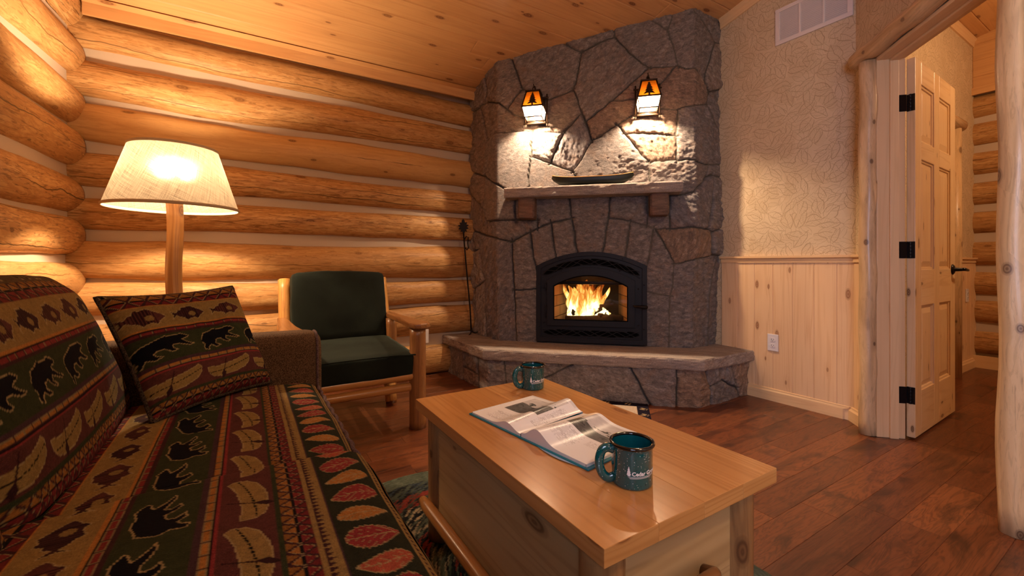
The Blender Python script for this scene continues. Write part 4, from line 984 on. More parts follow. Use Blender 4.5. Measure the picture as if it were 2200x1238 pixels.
for zc in (1.795,1.005,.225):
    mb=MB(); hh=.045
    mb.tube([(-.006,0+.0,zc-hh),(-.006,0,zc+hh)],.0055,12)
    for a in range(5): mb.tube([(-.006,0,zc-hh+a*.018+.001),(-.006,0,zc-hh+a*.018+.017)],.0068,12)
    mb.box(-.0035,.0,-DT/2+.0-.0,.0+DT/2-.002,zc-hh,zc+hh)
    # jamb leaf, swung back on the jamb face
    o=mb.build('hinge',M['hinge'],dr1,bevel=.0008)
    jb=MB(); jb.M=(Matrix.Translation(dr1.location)@dr1.rotation_euler.to_matrix().to_4x4()).inverted()@Matrix(((DI[0],-.7071,0,CORN[0]),(DI[1],.7071,0,CORN[1]),(0,0,1,0),(0,0,0,1)))
    jb.box(S0,S0+.003,-TK-.004,-TK+.036,zc-hh+.012,zc+hh+.012); jb.build('hinge_leaf',M['hinge'],o,bevel=.0008)
# ------------------------------------------------------------------ hall beyond
HY=1.15; HX=5.75
hall=wall_panel('wall_hall',[(3.14,HY),(HX,HY)][::-1],0,to_ceil,M['paper'])
hw=wainscot('wainscot_panel',(5.07,HY),(HX,HY),0,.965,hall)
strip('trim_6',[(HX,HY),(5.06,HY)],[(-d,z) for d,z in rp],M['pinetrim'])
strip('baseboard_hall',[(HX,HY-.012),(5.06,HY-.012)],[(-d,z) for d,z in bp],M['pinetrim'])
strip('trim_7',[(HX,HY),(3.2,HY)],[(-d,z) for d,z in cp],M['pinetrim'],zf=ceil_z)
for o in [o for o in C.objects if o.name.startswith(('wainscot_panel','trim_6','baseboard_hall','trim_7'))]: pass
wh=wavy_wall((HX+.0,-2.3),(HX+.0,HY+.02),0,2.58,'wall_hall_end',M['chink'],n=20)
zs=2.40; k=0
while zs>0:
    mb=MB(); make_log(mb,(HX+.02,HY+.1,zs),(HX+.02,-1.2,zs+.01),.105,.10,k+71,nseg=60); mb.build('log',M['log'],wh); zs-=.272; k+=1
mb=MB(); plank_field(mb,-2.2,HY,2.50,3.35,.15,0.,3.,5.,.004,.004,T=lambda x,y,z:(HX-.06-z,x,y)); mb.build('gable_boards',M['ceil'],wh,fix=False)
strip('trim_8',[(HX-.065,HY),(HX-.065,-1.2)],[(0,2.485),(.02,2.485),(.02,2.55),(0,2.55)],M['ceil'])
strip('baseboard_hall_end',[(HX-.09,HY),(HX-.09,-1.2)],[(0,0),(.02,0),(.02,.11),(0,.11)],M['pinetrim'])
t9=struct('trim_9')
mb=MB(); mb.tube([(5.02,HY-.03,.0),(5.03,HY-.03,1.),(5.02,HY-.03,2.06)],.045,20,wob=.1,seed=4); mb.build('log_post',M['post'],t9)
mb=MB(); mb.tube([(4.2,HY-.04,2.10),(4.7,HY-.04,2.105),(5.12,HY-.04,2.10)],.05,20,wob=.1,seed=6); mb.build('log_header',M['post'],t9)
wall_panel('wall_hall_far',[(e[0]+.25,-2.3),(HX,-2.3)],0,to_ceil,M['paper'])

# ------------------------------------------------------------------ vent, outlets
v=thing('air_vent','white louvred air vent grille high on the wallpapered wall','air vent',(WX,1.345,2.555))
mb=MB(); Wd,Hh=.222,.122
mb2=MB()
for (a,b,c,d) in ((-Wd,Wd,Hh-.025,Hh),(-Wd,Wd,-Hh,-Hh+.025),(-Wd,-Wd+.028,-Hh+.025,Hh-.025),(Wd-.028,Wd,-Hh+.025,Hh-.025),(-.075,-.063,-Hh+.025,Hh-.025),(.063,.075,-Hh+.025,Hh-.025)): mb2.box(-.012,0,a,b,c,d)
mb2.build('vent_frame',M['vent'],v,bevel=.0015)
sl_=MB(); nn=17
for i in range(nn):
    z=-Hh+.030+(2*Hh-.06)*i/(nn-1)
    sl_.M=Matrix.Translation((-.006,0,z))@Matrix.Rotation(.7,4,'Y'); sl_.box(-.005,.005,-Wd+.02,Wd-.02,-.0008,.0008)
sl_.build('louvre',M['vent'],v); MB().box(-.001,0,-Wd+.02,Wd-.02,-Hh+.02,Hh-.02).build('vent_backing',M['slot'],v)
def outlet(loc,rz,label):
    t=thing('wall_outlet',label,'outlet',loc,rz)   # plate faces local -y
    MB().box(-.036,.036,-.007,0,-.058,.058).build('cover_plate',M['white'],t,bevel=.003)
    for zc in (.02,-.02):
        mb=MB(); mb.prism([(.017*math.cos(a)*1.0,zc+max(-.0135,min(.0135,.017*math.sin(a)))) for a in [2*PI*i/24 for i in range(24)]],-.009,-.006); s_=mb.build('socket',M['white'],t)
        mb=MB(); mb.box(-.008,-.006,-.0098,-.0088,zc-.002,zc+.007); mb.box(.006,.008,-.0098,-.0088,zc-.002,zc+.006); mb.box(-.002,.002,-.0098,-.0088,zc-.009,zc-.005); mb.build('socket_slot',M['slot'],s_)
outlet((WX-.012,1.58,.40),-PI/2,'white double outlet low on the knotty pine wainscot')
outlet((1.272,3.45,.335),0,'small white outlet on the log wall behind the green armchair')
outlet((5.45,HY-.013,.66),0,'white outlet on the hallway wainscot beyond the open door')

# ------------------------------------------------------------------ floor lamp
lx,ly=-.316,2.86
fl_=thing('floor_lamp','floor lamp with log pole and linen cone shade, lit, in the log corner','floor lamp',(lx,ly,0))
mb=MB(); mb.lathe([(0,0),(.16,0),(.165,.012),(.16,.03),(.06,.045),(0,.045)],n=40); mb.build('base',M['lampwood'],fl_)
mb=MB(); pts=[(.004*math.sin(i*.8),.003*math.cos(i),.04+1.24*i/20) for i in range(21)]; mb.tube(pts,.037,10,wob=.05,seed=2,smooth=False); mb.build('pole',M['lampwood'],fl_,bevel=0)
mb=MB(); RB,RTp,ZB,ZT=.285,.190,1.235,1.545
n=96
def shade_ring(r0,r1): 
    P=np.zeros((14,n,3)); UV=np.zeros((14,n+1,2))
    for i in range(14):
        t=i/13
        for j in range(n+1):
            a=2*PI*j/n; r=r0+(r1-r0)*t
            if j<n: P[i,j]=(r*math.cos(a),r*math.sin(a),ZB+(ZT-ZB)*t)
            UV[i,j]=(t*.34,a*.26)
    return P,UV
P,UV=shade_ring(RB,RTp); mb.grid(P,UV,0,True,wv=True,flip=True); mb.build('lamp_shade',M['shade'],fl_,fix=False)
for (r,z,nm) in ((RB,ZB,'shade_trim'),(RTp,ZT,'shade_trim')):
    mb=MB(); mb.tube([(r*math.cos(a),r*math.sin(a),z) for a in [2*PI*i/72 for i in range(73)]],.005,8,cap=False,sq=1.6); mb.build(nm,M['shtrim'] if 'shtrim' in M else M['tweed'],fl_)
mb=MB(); mb.lathe([(0,-.035),(.02,-.03),(.032,0),(.03,.02),(.014,.05),(.013,.07),(0,.07)],n=20); b=mb.build('bulb',M['bulb'],fl_); b.location=(0,0,1.38)
mb=MB(); 
for a in (0,2*PI/3,4*PI/3): mb.tube([(0,0,ZT-.03),(RTp*math.cos(a),RTp*math.sin(a),ZT-.004)],.002,6)
mb.build('shade_spider',M['bronze'],fl_); mb=MB(); mb.tube([(0,0,1.27),(0,0,1.345)],.018,12); mb.build('lamp_socket',M['bronze'],fl_)
li=bpy.data.lights.new('floor_lamp_light','POINT'); li.energy=150.; li.color=(1,.71,.43); li.shadow_soft_size=.045
lo=bpy.data.objects.new('floor_lamp_light',li); C.objects.link(lo); lo.parent=fl_; lo.location=(0,0,1.41)

# ------------------------------------------------------------------ lodge fabric painter
COLR=dict(navy=(.0035,.0035,.007),green=(.034,.038,.016),tan=(.27,.165,.055),maroon=(.095,.028,.024),dmar=(.05,.016,.018),red=(.24,.03,.03),orange=(.42,.17,.04),line=(.34,.24,.11),brown=(.10,.06,.028),black=(.008,.006,.006),purple=(.06,.026,.032),leafg=(.022,.022,.012),rust=(.36,.075,.04))
for _k in COLR: COLR[_k]=np.array(COLR[_k])*.72
def norm(pts,box):
    x0,x1,y0,y1=box; return [((x-x0)/(x1-x0),(y1-y)/(y1-y0)) for x,y in pts]
BEAR1=norm([(330,600),(370,560),(430,540),(510,510),(560,490),(640,500),(700,488),(745,515),(770,530),(755,548),(720,560),(690,575),(720,610),(760,640),(790,655),(740,668),(690,650),(650,625),(600,625),(590,650),(600,680),(625,700),(580,718),(545,690),(520,655),(475,655),(440,685),(450,715),(495,745),(430,768),(400,745),(380,735),(365,760),(350,795),(325,790),(335,740),(315,660)],(315,790,485,795))
BEAR2=norm([(850,500),(880,440),(930,425),(975,405),(1040,415),(1100,402),(1130,415),(1155,440),(1140,455),(1100,465),(1095,480),(1130,515),(1185,545),(1150,552),(1100,530),(1060,515),(1050,545),(1080,575),(1060,585),(1030,565),(1005,525),(965,535),(955,570),(990,605),(950,612),(915,580),(890,600),(885,630),(855,620),(850,600),(865,560),(845,530)],(845,1185,400,630))
FISH=[(0,.12),(.07,.42),(.0,.74),(.15,.56),(.24,.76),(.30,.74),(.36,.95),(.50,.94),(.62,1.),(.74,.86),(.88,.70),(.97,.56),(1,.47),(.93,.36),(.82,.24),(.74,.04),(.64,.16),(.50,.10),(.42,.0),(.34,.2),(.22,.26),(.14,.40)]
CANOE=[(0,.50),(.015,.30),(.08,.10),(.25,0),(.6,.05),(.85,.25),(.97,.52),(1,.85),(.94,1),(.86,.90),(.68,.76),(.42,.66),(.2,.62),(.05,.68),(0,.66)]
MOOSE=[(.05,0),(.12,.0),(.16,.45),(.3,.5),(.34,0),(.42,0),(.42,.5),(.62,.52),(.64,0),(.72,0),(.74,.5),(.84,.45),(.80,0),(.88,0),(.95,.7),(1,1),(.0,1),(.02,.5)]
def poly_eval(X,Y,poly):
    ins=np.zeros(X.shape,bool); D=np.full(X.shape,9.)
    n=len(poly)
    for i in range(n):
        x1,y1=poly[i]; x2,y2=poly[(i+1)%n]
        if y1!=y2:
            c=((y1>Y)!=(y2>Y))&(X<(x2-x1)*(Y-y1)/(y2-y1)+x1); ins^=c
        ex,ey=x2-x1,y2-y1; t=np.clip(((X-x1)*ex+(Y-y1)*ey)/(ex*ex+ey*ey+1e-12),0,1); D=np.minimum(D,np.hypot(X-x1-t*ex,Y-y1-t*ey))
    return ins,D
def paint(p,q,seed=0):
    """p along the bands (m), q across them from the front edge (m) -> rgb"""
    p=np.asarray(p,float); q=np.asarray(q,float); out=np.zeros(p.shape+(3,)); out[...]=COLR['brown']
    q=np.where(q>.80,q-.80+.118,q) ; q=np.where(q<0,-q,q)
    bands=[(0,.018,'tan'),(.018,.117,'leafg'),(.117,.121,'purple'),(.121,.150,'tan'),(.150,.193,'dmar'),(.193,.201,'green'),(.201,.285,'maroon'),(.285,.291,'red'),(.291,.294,'black'),(.294,.308,'dmar'),(.308,.318,'purple'),(.318,.425,'green'),(.425,.432,'dmar'),(.432,.446,'dmar'),(.446,.449,'black'),(.449,.456,'orange'),(.456,.548,'tan'),(.548,.551,'orange'),(.551,.605,'dmar'),(.605,.72,'brown'),(.72,.801,'green')]
    for a,b,c in bands: out[(q>=a)&(q<b)]=COLR[c]
    def put(m,c): out[m]=COLR[c] if isinstance(c,str) else c
    def motif(q0,q1,poly,pitch,w,off,fill,hmg=.0,lw=.0015,line='line',extra=None,flip=False):
        m=(q>=q0)&(q<q1)
        if not m.any(): return
        pp=(p[m]+off)%pitch; h=(q1-q0)-2*hmg; X=pp/w; Y=(q[m]-q0-hmg)/h
        # work in metres for even outlines
        P2=[(x*w,y*h) for x,y in poly]; ins,D=poly_eval(pp,Y*h,P2)
        sub=out[m]; sub[ins]=COLR[fill]; 
        if extra: extra(sub,ins,pp/w,Y)
        sub[D<lw]=COLR[line]; out[m]=sub
    # bears
    motif(.322,.420,BEAR1,.375,.175,.0,'navy',.003); motif(.322,.420,BEAR2,.375,.145,.375-.200,'navy',.005)
    def fex(sub,ins,X,Y):
        sub[ins&((X*15)%1<.45)&(X<.8)]=COLR['dmar']*.5; sub[ins&(np.hypot((X-.62)*1.6,Y-.45)<.16)]=COLR['tan']*.9
    motif(.462,.544,FISH,.42,.130,.0,'maroon',.004,.0013,extra=fex); motif(.466,.540,FISH,.42,.115,.42-.145,'dmar',.004,.0013,extra=fex); motif(.466,.540,FISH,.42,.125,.42-.28,'maroon',.006,.0013,extra=fex)
    def cex(sub,ins,X,Y):
        sub[ins&(np.abs(Y-(.30+.45*X**2.2))<.025)&((X*16)%1<.75)]=COLR['black']
    motif(.207,.280,CANOE,.185,.165,.0,'tan',.003,.0014,extra=cex)
    # paddles
    m=(q>=.203)&(q<.284); pp=(p[m])%.185; Y=(q[m]-.203)/.081; dx=pp-(.045+.035*Y)
    sub=out[m]; sub[(np.abs(dx)<.0018+.0065*np.exp(-((Y-.16)/.12)**2))&(Y<.92)]=COLR['dmar']*.7; out[m]=sub
    # dashes
    for a,b,c in ((.295,.307,'orange'),(.433,.445,'red')):
        m=(q>=a)&(q<b); f=(p[m]/.034)%1; sub=out[m]; on=(f>.08); sub[on]=COLR[c]*.85; ed=((f>.08)&(f<.13))|(f>.95)|(q[m]<a+.0018)|(q[m]>b-.0018); sub[on&ed]=COLR['line']*.7; out[m]=sub
    # leaves
    m=(q>=.020)&(q<.115)
    if m.any():
        pp=p[m]; kk=np.floor(pp/.074); f=(pp/.074-kk-.5)*.074; Y=(q[m]-.025)/.085; st=kk%4
        w=np.where(st%2==0,.033,.024)*(1+.06*np.sin(Y*60)); tt=np.where(st<2,Y,1-Y); tt=np.clip(tt,0,1)
        prof=np.where((Y>0)&(Y<1),np.sin(PI*tt**.75)**.85,0)*w; bend=.006*np.sin(Y*4+kk)
        d=np.abs(f-bend); ins=d<prof; sub=out[m]
        fill=np.where((st%2==0)[:,None],COLR['red']*1.05,COLR['orange']*.9); fill=np.where(((kk%6)==3)[:,None],COLR['rust'],fill)
        sub[ins]=fill[ins]; vein=ins&((d<.0012)|(np.abs(((Y*6-d*70)%1)-.5)<.05)); sub[vein]=COLR['line']; sub[(np.abs(d-prof)<.0013)&(prof>0)]=COLR['line']
        out[m]=sub
    # little dark triangles on tan
    for a,b in ((.121,.150),(.0,.018)):
        m=(q>=a)&(q<b); f=np.abs((p[m]/.013)%1-.5)*2; Y=(q[m]-a)/(b-a); sub=out[m]; sub[(Y>.3)&(Y<.72)&(f<(Y-.3)/.42)]=COLR['dmar']; out[m]=sub
    # triangle bands
    for a,b,pt in ((.150,.193,.030),(.551,.605,.050)):
        m=(q>=a)&(q<b); 
        if not m.any(): continue
        f=(p[m]/pt)%1; Y=(q[m]-a)/(b-a); g=np.abs(f-.5)*2; Yc=np.abs(Y-.5)*2; sub=out[m]
        dia=(g+Yc)<.86; sub[dia&(Y>.5)]=COLR['orange']*.75; sub[dia&(Y<.5)]=COLR['red']*.8; sub[dia&(np.abs(Y-.5)<.07)]=COLR['black']
        sub[np.abs(g+Yc-.88)<.05]=COLR['line']*.8
        o2=((1-g)+Yc*.0)<.9; tri=((1-g)<(Yc-.25)*.9); sub[tri&(Y>.5)]=COLR['orange']*.55; sub[tri&(Y<.5)]=COLR['red']*.6
        out[m]=sub
    motif(.612,.70,MOOSE,.24,.16,.0,'navy',.0)
    # heathered weave
    nz=vnoise(p*700,q*300,3)*.35+vnoise(p*90,q*120,5)*.2+.75
    return out*nz[...,None]
def cushion(name,parent,y0,y1,prof,step,qoff,seed=0,yr=.045,crown=.0,mat='fabric',pofs=0.,rest=None):
    """prof: closed (x,z) profile, counter-clockwise seen from -y... first points = fine surface"""
    Pf=np.array(prof,float); d=np.concatenate([[0],np.cumsum(np.linalg.norm(np.diff(Pf,axis=0),axis=1))])
    # smooth resample with catmull
    n=int(d[-1]/step); s=np.linspace(0,d[-1],n)
    X=np.interp(s,d,Pf[:,0]); Z=np.interp(s,d,Pf[:,1])
    K=max(3,int(.035/step)); ker=np.hanning(K*2+1); ker/=ker.sum()
    Xp=np.concatenate([X[-K-1:-1],X,X[1:K+1]]); Zp=np.concatenate([Z[-K-1:-1],Z,Z[1:K+1]])
    X=np.convolve(Xp,ker,'valid'); Z=np.convolve(Zp,ker,'valid')
    cx,cz=X.mean(),Z.mean(); ny=int((y1-y0)/step)+1; Y=np.linspace(y0,y1,ny)
    dist=np.minimum(Y-y0,y1-Y); ins=np.where(dist<yr,yr-np.sqrt(np.clip(yr**2-(yr-dist)**2,0,None)),0)
    tx=np.gradient(X); tz=np.gradient(Z); L=np.hypot(tx,tz)+1e-9; nx,nz=tz/L,-tx/L
    area=0.5*np.sum(X*np.roll(Z,-1)-np.roll(X,-1)*Z)
    if area<0: nx,nz=-nx,-nz
    YY,SS=np.meshgrid(Y,s,indexing='ij'); u=(YY-y0)/(y1-y0)
    puff=crown*np.sin(PI*np.clip(u,0,1))**.5+(fbm(YY*5+seed*3,SS*5,seed)-.47)*.012
    off=puff-ins[:,None]
    P=np.stack([X[None,:]+nx[None,:]*off,YY,Z[None,:]+nz[None,:]*off],-1)
    uv=np.stack([YY,SS],-1)
    mb=MB(); b0=mb.grid(P,uv,0,True); m=n
    mb.f([b0+j for j in range(m)],None); mb.f([b0+(ny-1)*m+j for j in range(m)][::-1],None)
    mb.col=paint(YY+pofs,SS+qoff) if mat=='fabric' else None
    return mb.build(name,M[mat],parent), (X,Z,Y,nx,nz)
# ------------------------------------------------------------------ sofa
sofa=thing('sofa','lodge sofa woven with bears, canoes, fish and leaves against the log wall','sofa',(-.2,1.2,0))
def rel(o): W(o,sofa); return o
XF=.255
seatp=[(XF-.012,.445),(XF-.05,.463),(-.1,.468),(-.36,.455),(-.38,.43),(-.38,.30),(-.34,.285),(XF-.06,.285),(XF-.005,.30),(XF+.003,.40),(XF-.012,.445)]
# q measured from the front top edge
for (a,b,st,sd,po) in ((1.132,1.955,.0031,1,.02),(.275,1.128,.0027,2,.05)):
    o,_=cushion('seat_cushion',None,a,b,[(x,z+(.030 if sd==2 and z>.35 else 0)) for x,z in seatp],st,0.0,sd,.045,.006,pofs=po); rel(o)
    mb=MB(); n=60; mb.tube([(XF-.004+.003*math.sin(i),a+.03+(b-a-.06)*i/(n-1),.440) for i in range(n)],.0065,8); o=mb.build('seat_piping',M['piping'],None); rel(o)
backp=[(-.335,.47),(-.365,.60),(-.415,.74),(-.465,.84),(-.53,.895),(-.60,.885),(-.66,.80),(-.66,.60),(-.62,.46),(-.50,.43),(-.36,.44),(-.335,.47)]
for (a,b,st,sd,po) in ((1.10,1.965,.0036,3,.03),(.275,1.085,.004,4,.1)):
    o,_=cushion('back_cushion',None,a,b,backp,st,.150,sd,.07,.022,pofs=po); rel(o)
mb=MB(); mb.box(-.66,.235,.10,2.10,.06,.30); o=mb.build('sofa_base',M['tweed'],None,bevel=.015,world=False); rel(o)
mb=MB(); mb.box(-.76,-.60,.10,2.10,.06,.84); o=mb.build('sofa_back',M['tweed'],None,bevel=.04,seg=5); rel(o)
def armp(y0,y1,x0=-.74,x1=.275,zt=.672):
    # soft arm: rounded top and front
    mb=MB(); ny=22; prof=[]; 
    yc=(y0+y1)/2; hw=(y1-y0)/2
    sec=[]; r=.055
    for i in range(33):
        a=PI*i/32; cy=math.cos(a); sz=math.sin(a); sec.append((yc-hw*math.copysign(abs(cy)**.55,cy), zt-.10+.10*sz**.6))
    sec=[(y0,.06)]+sec+[(y1,.06)]
    xs=np.concatenate([np.linspace(x0,x1-.06,18),x1-.06+.06*np.sin(np.linspace(.1,PI/2,8))])
    P=np.zeros((len(xs),len(sec),3))
    for i,x in enumerate(xs):
        t=max(0,(x-(x1-.06))/.06); sh=1-math.sqrt(max(0,1-t*t)) if t>0 else 0
        dip=-.016*((x-x0)/(x1-x0))
        for j,(y,z) in enumerate(sec): P[i,j]=(x,yc+(y-yc)*(1-.25*sh),z-(.035*sh if z>.2 else 0)+(dip if z>.2 else 0))
    b0=mb.grid(P,None,0,True); m=len(sec)
    mb.f([b0+j for j in range(m)],None); mb.f([b0+(len(xs)-1)*m+j for j in range(m)][::-1],None)
    o=mb.build('arm',M['tweed'],None); rel(o)
    for yy in (y0+.004,y1-.004):
        k=-6; pts=[tuple(P[k,j]+np.array([.004,0,.003])) for j in range(1,m-1)]
    mb=MB(); mb.tube([(x,y,z) for x,y,z in [tuple(P[-5,j]*np.array([1,1,1])+np.array([.002,0,.002])) for j in range(m)]],.0055,8); o=mb.build('arm_piping',M['piping'],None); rel(o)
armp(1.965,2.13); armp(.09,.255,x1=.26,zt=.66)
for x in (-.68,.19):
    for y in (.16,2.04):
        mb=MB(); mb.tube([(x,y,0),(x,y,.07)],[.022,.03],14); o=mb.build('foot',M['cwood'],None); rel(o)

# throw pillow
pl=thing('throw_pillow','square throw pillow with bears and canoes propped in the sofa corner','pillow',(0,0,0))
pc=[Vector((-.235,1.655,.470)),Vector((.085,1.955,.475)),Vector((-.045,2.035,.852)),Vector((-.405,1.86,.835))]
def pillow():
    n=150; A,B,Cc,D=pc; nrm=((B-A).cross(D-A)).normalized()
    if nrm.x<0 and nrm.y>0: nrm=-nrm
    if nrm.dot(Vector((0,0,EYE))-A)<0 and False: nrm=-nrm
    # face the seat: towards the camera side
    if nrm.dot(Vector((0.3,0,.9))-A)<0: nrm=-nrm
    U=np.linspace(0,1,n)
    for side in (1,-1):
        P=np.zeros((n,n,3)); 
        uu,vv=np.meshgrid(U,U,indexing='ij')
        cu=uu*2-1; cv=vv*2-1
        pin=.045*(1-np.abs(cv)**2.)*0+0
        k1=1-.055*(1-cv**2)*np.abs(cu)**3*0
        # edges bow inwards a little, corners stay sharp
        u2=.5+.5*cu*(1-.05*(1-cv**2)); v2=.5+.5*cv*(1-.07*(1-cu**2))
        th=.062*((1-cu**4)*(1-cv**4))**.45
        th=th+(fbm(uu*4,vv*4,9+side)-.47)*.028*((1-cu**4)*(1-cv**4))
        a,b,c,d=[np.array(x) for x in pc]; base=(a*((1-u2)*(1-v2))[...,None]+b*(u2*(1-v2))[...,None]+c*(u2*v2)[...,None]+d*((1-u2)*v2)[...,None])
        P=base+np.array(nrm)[None,None,:]*(th*side)[...,None]
        mb=MB(); mb.grid(P,np.stack([uu*.43,vv*.43],-1),0,True,flip=(side<0)); mb.col=paint(uu*.44+.005,vv*.475+.152)
        mb.build('pillow_front' if side>0 else 'pillow_back',M['fabric'],pl,fix=False)
        if side>0: E=base
    ring=[E[i,0] for i in range(0,n,3)]+[E[n-1,j] for j in range(0,n,3)]+[E[i,n-1] for i in range(n-1,-1,-3)]+[E[0,j] for j in range(n-1,-1,-3)]
    mb=MB(); mb.tube([tuple(x) for x in ring]+[tuple(ring[0])],.0065,8,cap=False); mb.build('pillow_cord',M['braid'],pl)
pillow()

# ------------------------------------------------------------------ armchair
ch=thing('armchair','log framed armchair with dark green velvet cushions against the log wall','armchair',(.54,2.75,0))
def cw(o): W(o,ch); return o
def stick(name,a,b,r,seed,n=16,mat='cwood',wob=.10,cap=True,sq=1.,N=14):
    pts=[tuple(a[k]+(b[k]-a[k])*t/(N-1) for k in range(3)) for t in range(N)]
    mb=MB(); mb.tube(pts,r,n,wob=wob,seed=seed,sq=sq); return cw(mb.build(name,M[mat],None))
XL,XR=.215,.845; YF,YB=2.40,2.95
stick('front_leg',(XR,YF,0),(XR,YF,.575),.047,3); stick('front_leg',(XL-.02,YF,0),(XL-.02,YF,.575),.047,4)
for x,sd in ((XR-.02,5),(XL+.0,6)):
    stick('back_post',(x,YB-.09,.03),(x,3.13,.838),.040,sd,n=8,mat='chairlt' if False else 'logchair' if 'logchair' in M else 'cwood')
stick('rear_post',(XR+.0,2.93,0),(XR+.0,2.93,.575),.036,13); stick('rear_post',(XL-.02,2.93,0),(XL-.02,2.93,.575),.036,14)
stick('front_rail',(XL,YF+.0,.30),(XR,YF,.305),.026,7,mat='rail'); stick('front_rail',(XL,YF+.005,.235),(XR,YF+.005,.24),.024,8,mat='rail')
for x in (XL+.01,XR-.01): stick('side_rail',(x,YF,.28),(x,YB,.26),.022,9)
stick('back_rail',(XL,3.0,.45),(XR,3.0,.45),.02,10); stick('back_rail',(XL,3.10,.75),(XR,3.10,.75),.02,11)
for x in (XR+.0,XL-.02):
    # paddle shaped arm board
    poly=[]
    L0,L1=YF-.075,3.05
    pts=[(-.028,L1),(-.034,2.8),(-.040,2.6),(-.055,YF+.03),(-.058,YF-.02),(-.045,YF-.065),(-.01,YF-.08),(.03,YF-.075),(.06,YF-.045),(.066,YF+.0),(.055,YF+.06),(.040,2.6),(.034,2.8),(.028,L1)]
    mb=MB(); rnd=random.random()*10
    a=[mb.v((x+u,w,.575)) for u,w in pts]; b=[mb.v((x+u,w,.607)) for u,w in pts]; uv=[(w+rnd,u+rnd) for u,w in pts]
    mb.f(a[::-1],uv[::-1],rnd); mb.f(b,uv,rnd)
    for i in range(len(pts)):
        j=(i+1)%len(pts); mb.f([a[i],a[j],b[j],b[i]],[uv[i],uv[j],(uv[j][0],uv[j][1]+.03),(uv[i][0],uv[i][1]+.03)],rnd)
    cw(mb.build('armrest',M['cwood'],None,bevel=.010,seg=3))
def softbox(name,c,size,Mx,mat,seed,r=.045,puff=.012,piping=None):
    """rounded, slightly puffed cushion"""
    import bmesh
    bm=bmesh.new(); bmesh.ops.create_cube(bm,size=1.); bmesh.ops.subdivide_edges(bm,edges=bm.edges[:],cuts=15,use_grid_fill=True)
    sx,sy,sz=size
    for v in bm.verts:
        x,y,z=v.co*2
        px,py,pz=x*sx/2,y*sy/2,z*sz/2
        ix,iy,iz=[max(-h+r,min(h-r,q)) for q,h in ((px,sx/2),(py,sy/2),(pz,sz/2))]
        d=Vector((px-ix,py-iy,pz-iz)); 
        if d.length>1e-9: d=d.normalized()*r
        q=Vector((ix,iy,iz))+d
        bl=(1-x*x)*(1-y*y)*abs(z)+(1-z*z)*(1-y*y)*abs(x)*.4+(1-z*z)*(1-x*x)*abs(y)*.4
        nn=(float(fbm(np.array([q.x*9+seed]),np.array([q.z*9+q.y*9]),seed)[0])-.47)*.012
        q+=Vector((x,y,z)).normalized()*(bl*puff*1.5+nn)
        v.co=q
    me=bpy.data.meshes.new(name); bm.to_mesh(me); bm.free()
    for p in me.polygons: p.use_smooth=True
    me.materials.append(M[mat]); o=bpy.data.objects.new(name,me); C.objects.link(o); me.transform(Matrix.Translation(c)@Mx)
    me.attributes.new('rnd','FLOAT','FACE')
    return o
seatc=cw(softbox('seat_cushion',(.53,2.68,.385),(.60,.62,.13),Matrix.Rotation(.05,4,'X'),'velvet',3,r=.022,puff=.008))
cw(softbox('back_cushion',(.53,3.02,.66),(.57,.14,.44),Matrix.Rotation(-.16,4,'X'),'velvet',5,r=.028,puff=.012))
mb=MB(); mb.tube([(.235,2.365,.428),(.38,2.362,.434),(.53,2.36,.436),(.70,2.362,.434),(.825,2.367,.428)],.0045,8); cw(mb.build('seat_piping',M['velvet'],None))

# ------------------------------------------------------------------ rug and hearth mat
def rug():
    nr,na=150,520; a0,b0=.75,1.15; cx,cy=.60,.72
    R=np.linspace(.02,1,nr); A=np.linspace(0,2*PI,na,endpoint=False); RR,AA=np.meshgrid(R,A,indexing='ij')
    # stadium-like oval with rings of even width
    w=a0*(1-RR); X=cx+(a0*RR)*np.cos(AA); Y=cy+((b0-a0)+a0*RR)*np.sin(AA)
    ringn=RR*a0/.0165; ph=ringn%1; Z=.004+.007*np.sin(PI*ph)**.5*(.8+.2*np.sin(AA*190+ringn*3))
    Z[-1]=0.001
    rk=np.floor(ringn).astype(int); arc=AA*((b0+a0)/2)*RR
    fleck=_h(np.floor(arc/.016+rk*.37),rk,4); f2=_h(np.floor(arc/.016+rk*.37),rk,9)
    col=np.zeros(RR.shape+(3,)); fo=a0-RR*a0   # distance from the edge
    G=np.array((.085,.10,.075)); Bk=np.array((.018,.02,.022)); Rd=np.array((.22,.04,.03)); Tn=np.array((.42,.34,.22)); Bl=np.array((.04,.055,.07))
    def band(a,b,cols,th):
        m=(fo>=a)&(fo<b); c=np.where((fleck<th)[...,None],cols[1],cols[0]); c=np.where((f2>.8)[...,None],cols[2],c); col[m]=c[m]
    band(0,.085,(G,G*.8,G*1.25),.3); band(.085,.17,(G*.8,Bk,Bl),.5); band(.17,.26,(G*.7,Rd,Bk),.5); band(.26,.34,(Bk,Tn,G),.35); band(.34,.42,(G,Bk,Tn*.7),.4); band(.42,.5,(Bk,Rd,G),.5); band(.5,.6,(G,Tn*.7,Bk),.4); band(.6,.8,(Bk,Rd,G),.4)
    col*= (.75+.5*vnoise(arc*90,RR*400,2))[...,None]
    mb=MB(); mb.grid(np.stack([X,Y,Z],-1),None,0,True,wv=True); mb.col=col
    o=mb.build('braided_rug',M['rug'],None); setp(o,'oval braided rug in green, black and red under the coffee table','rug')
rug()
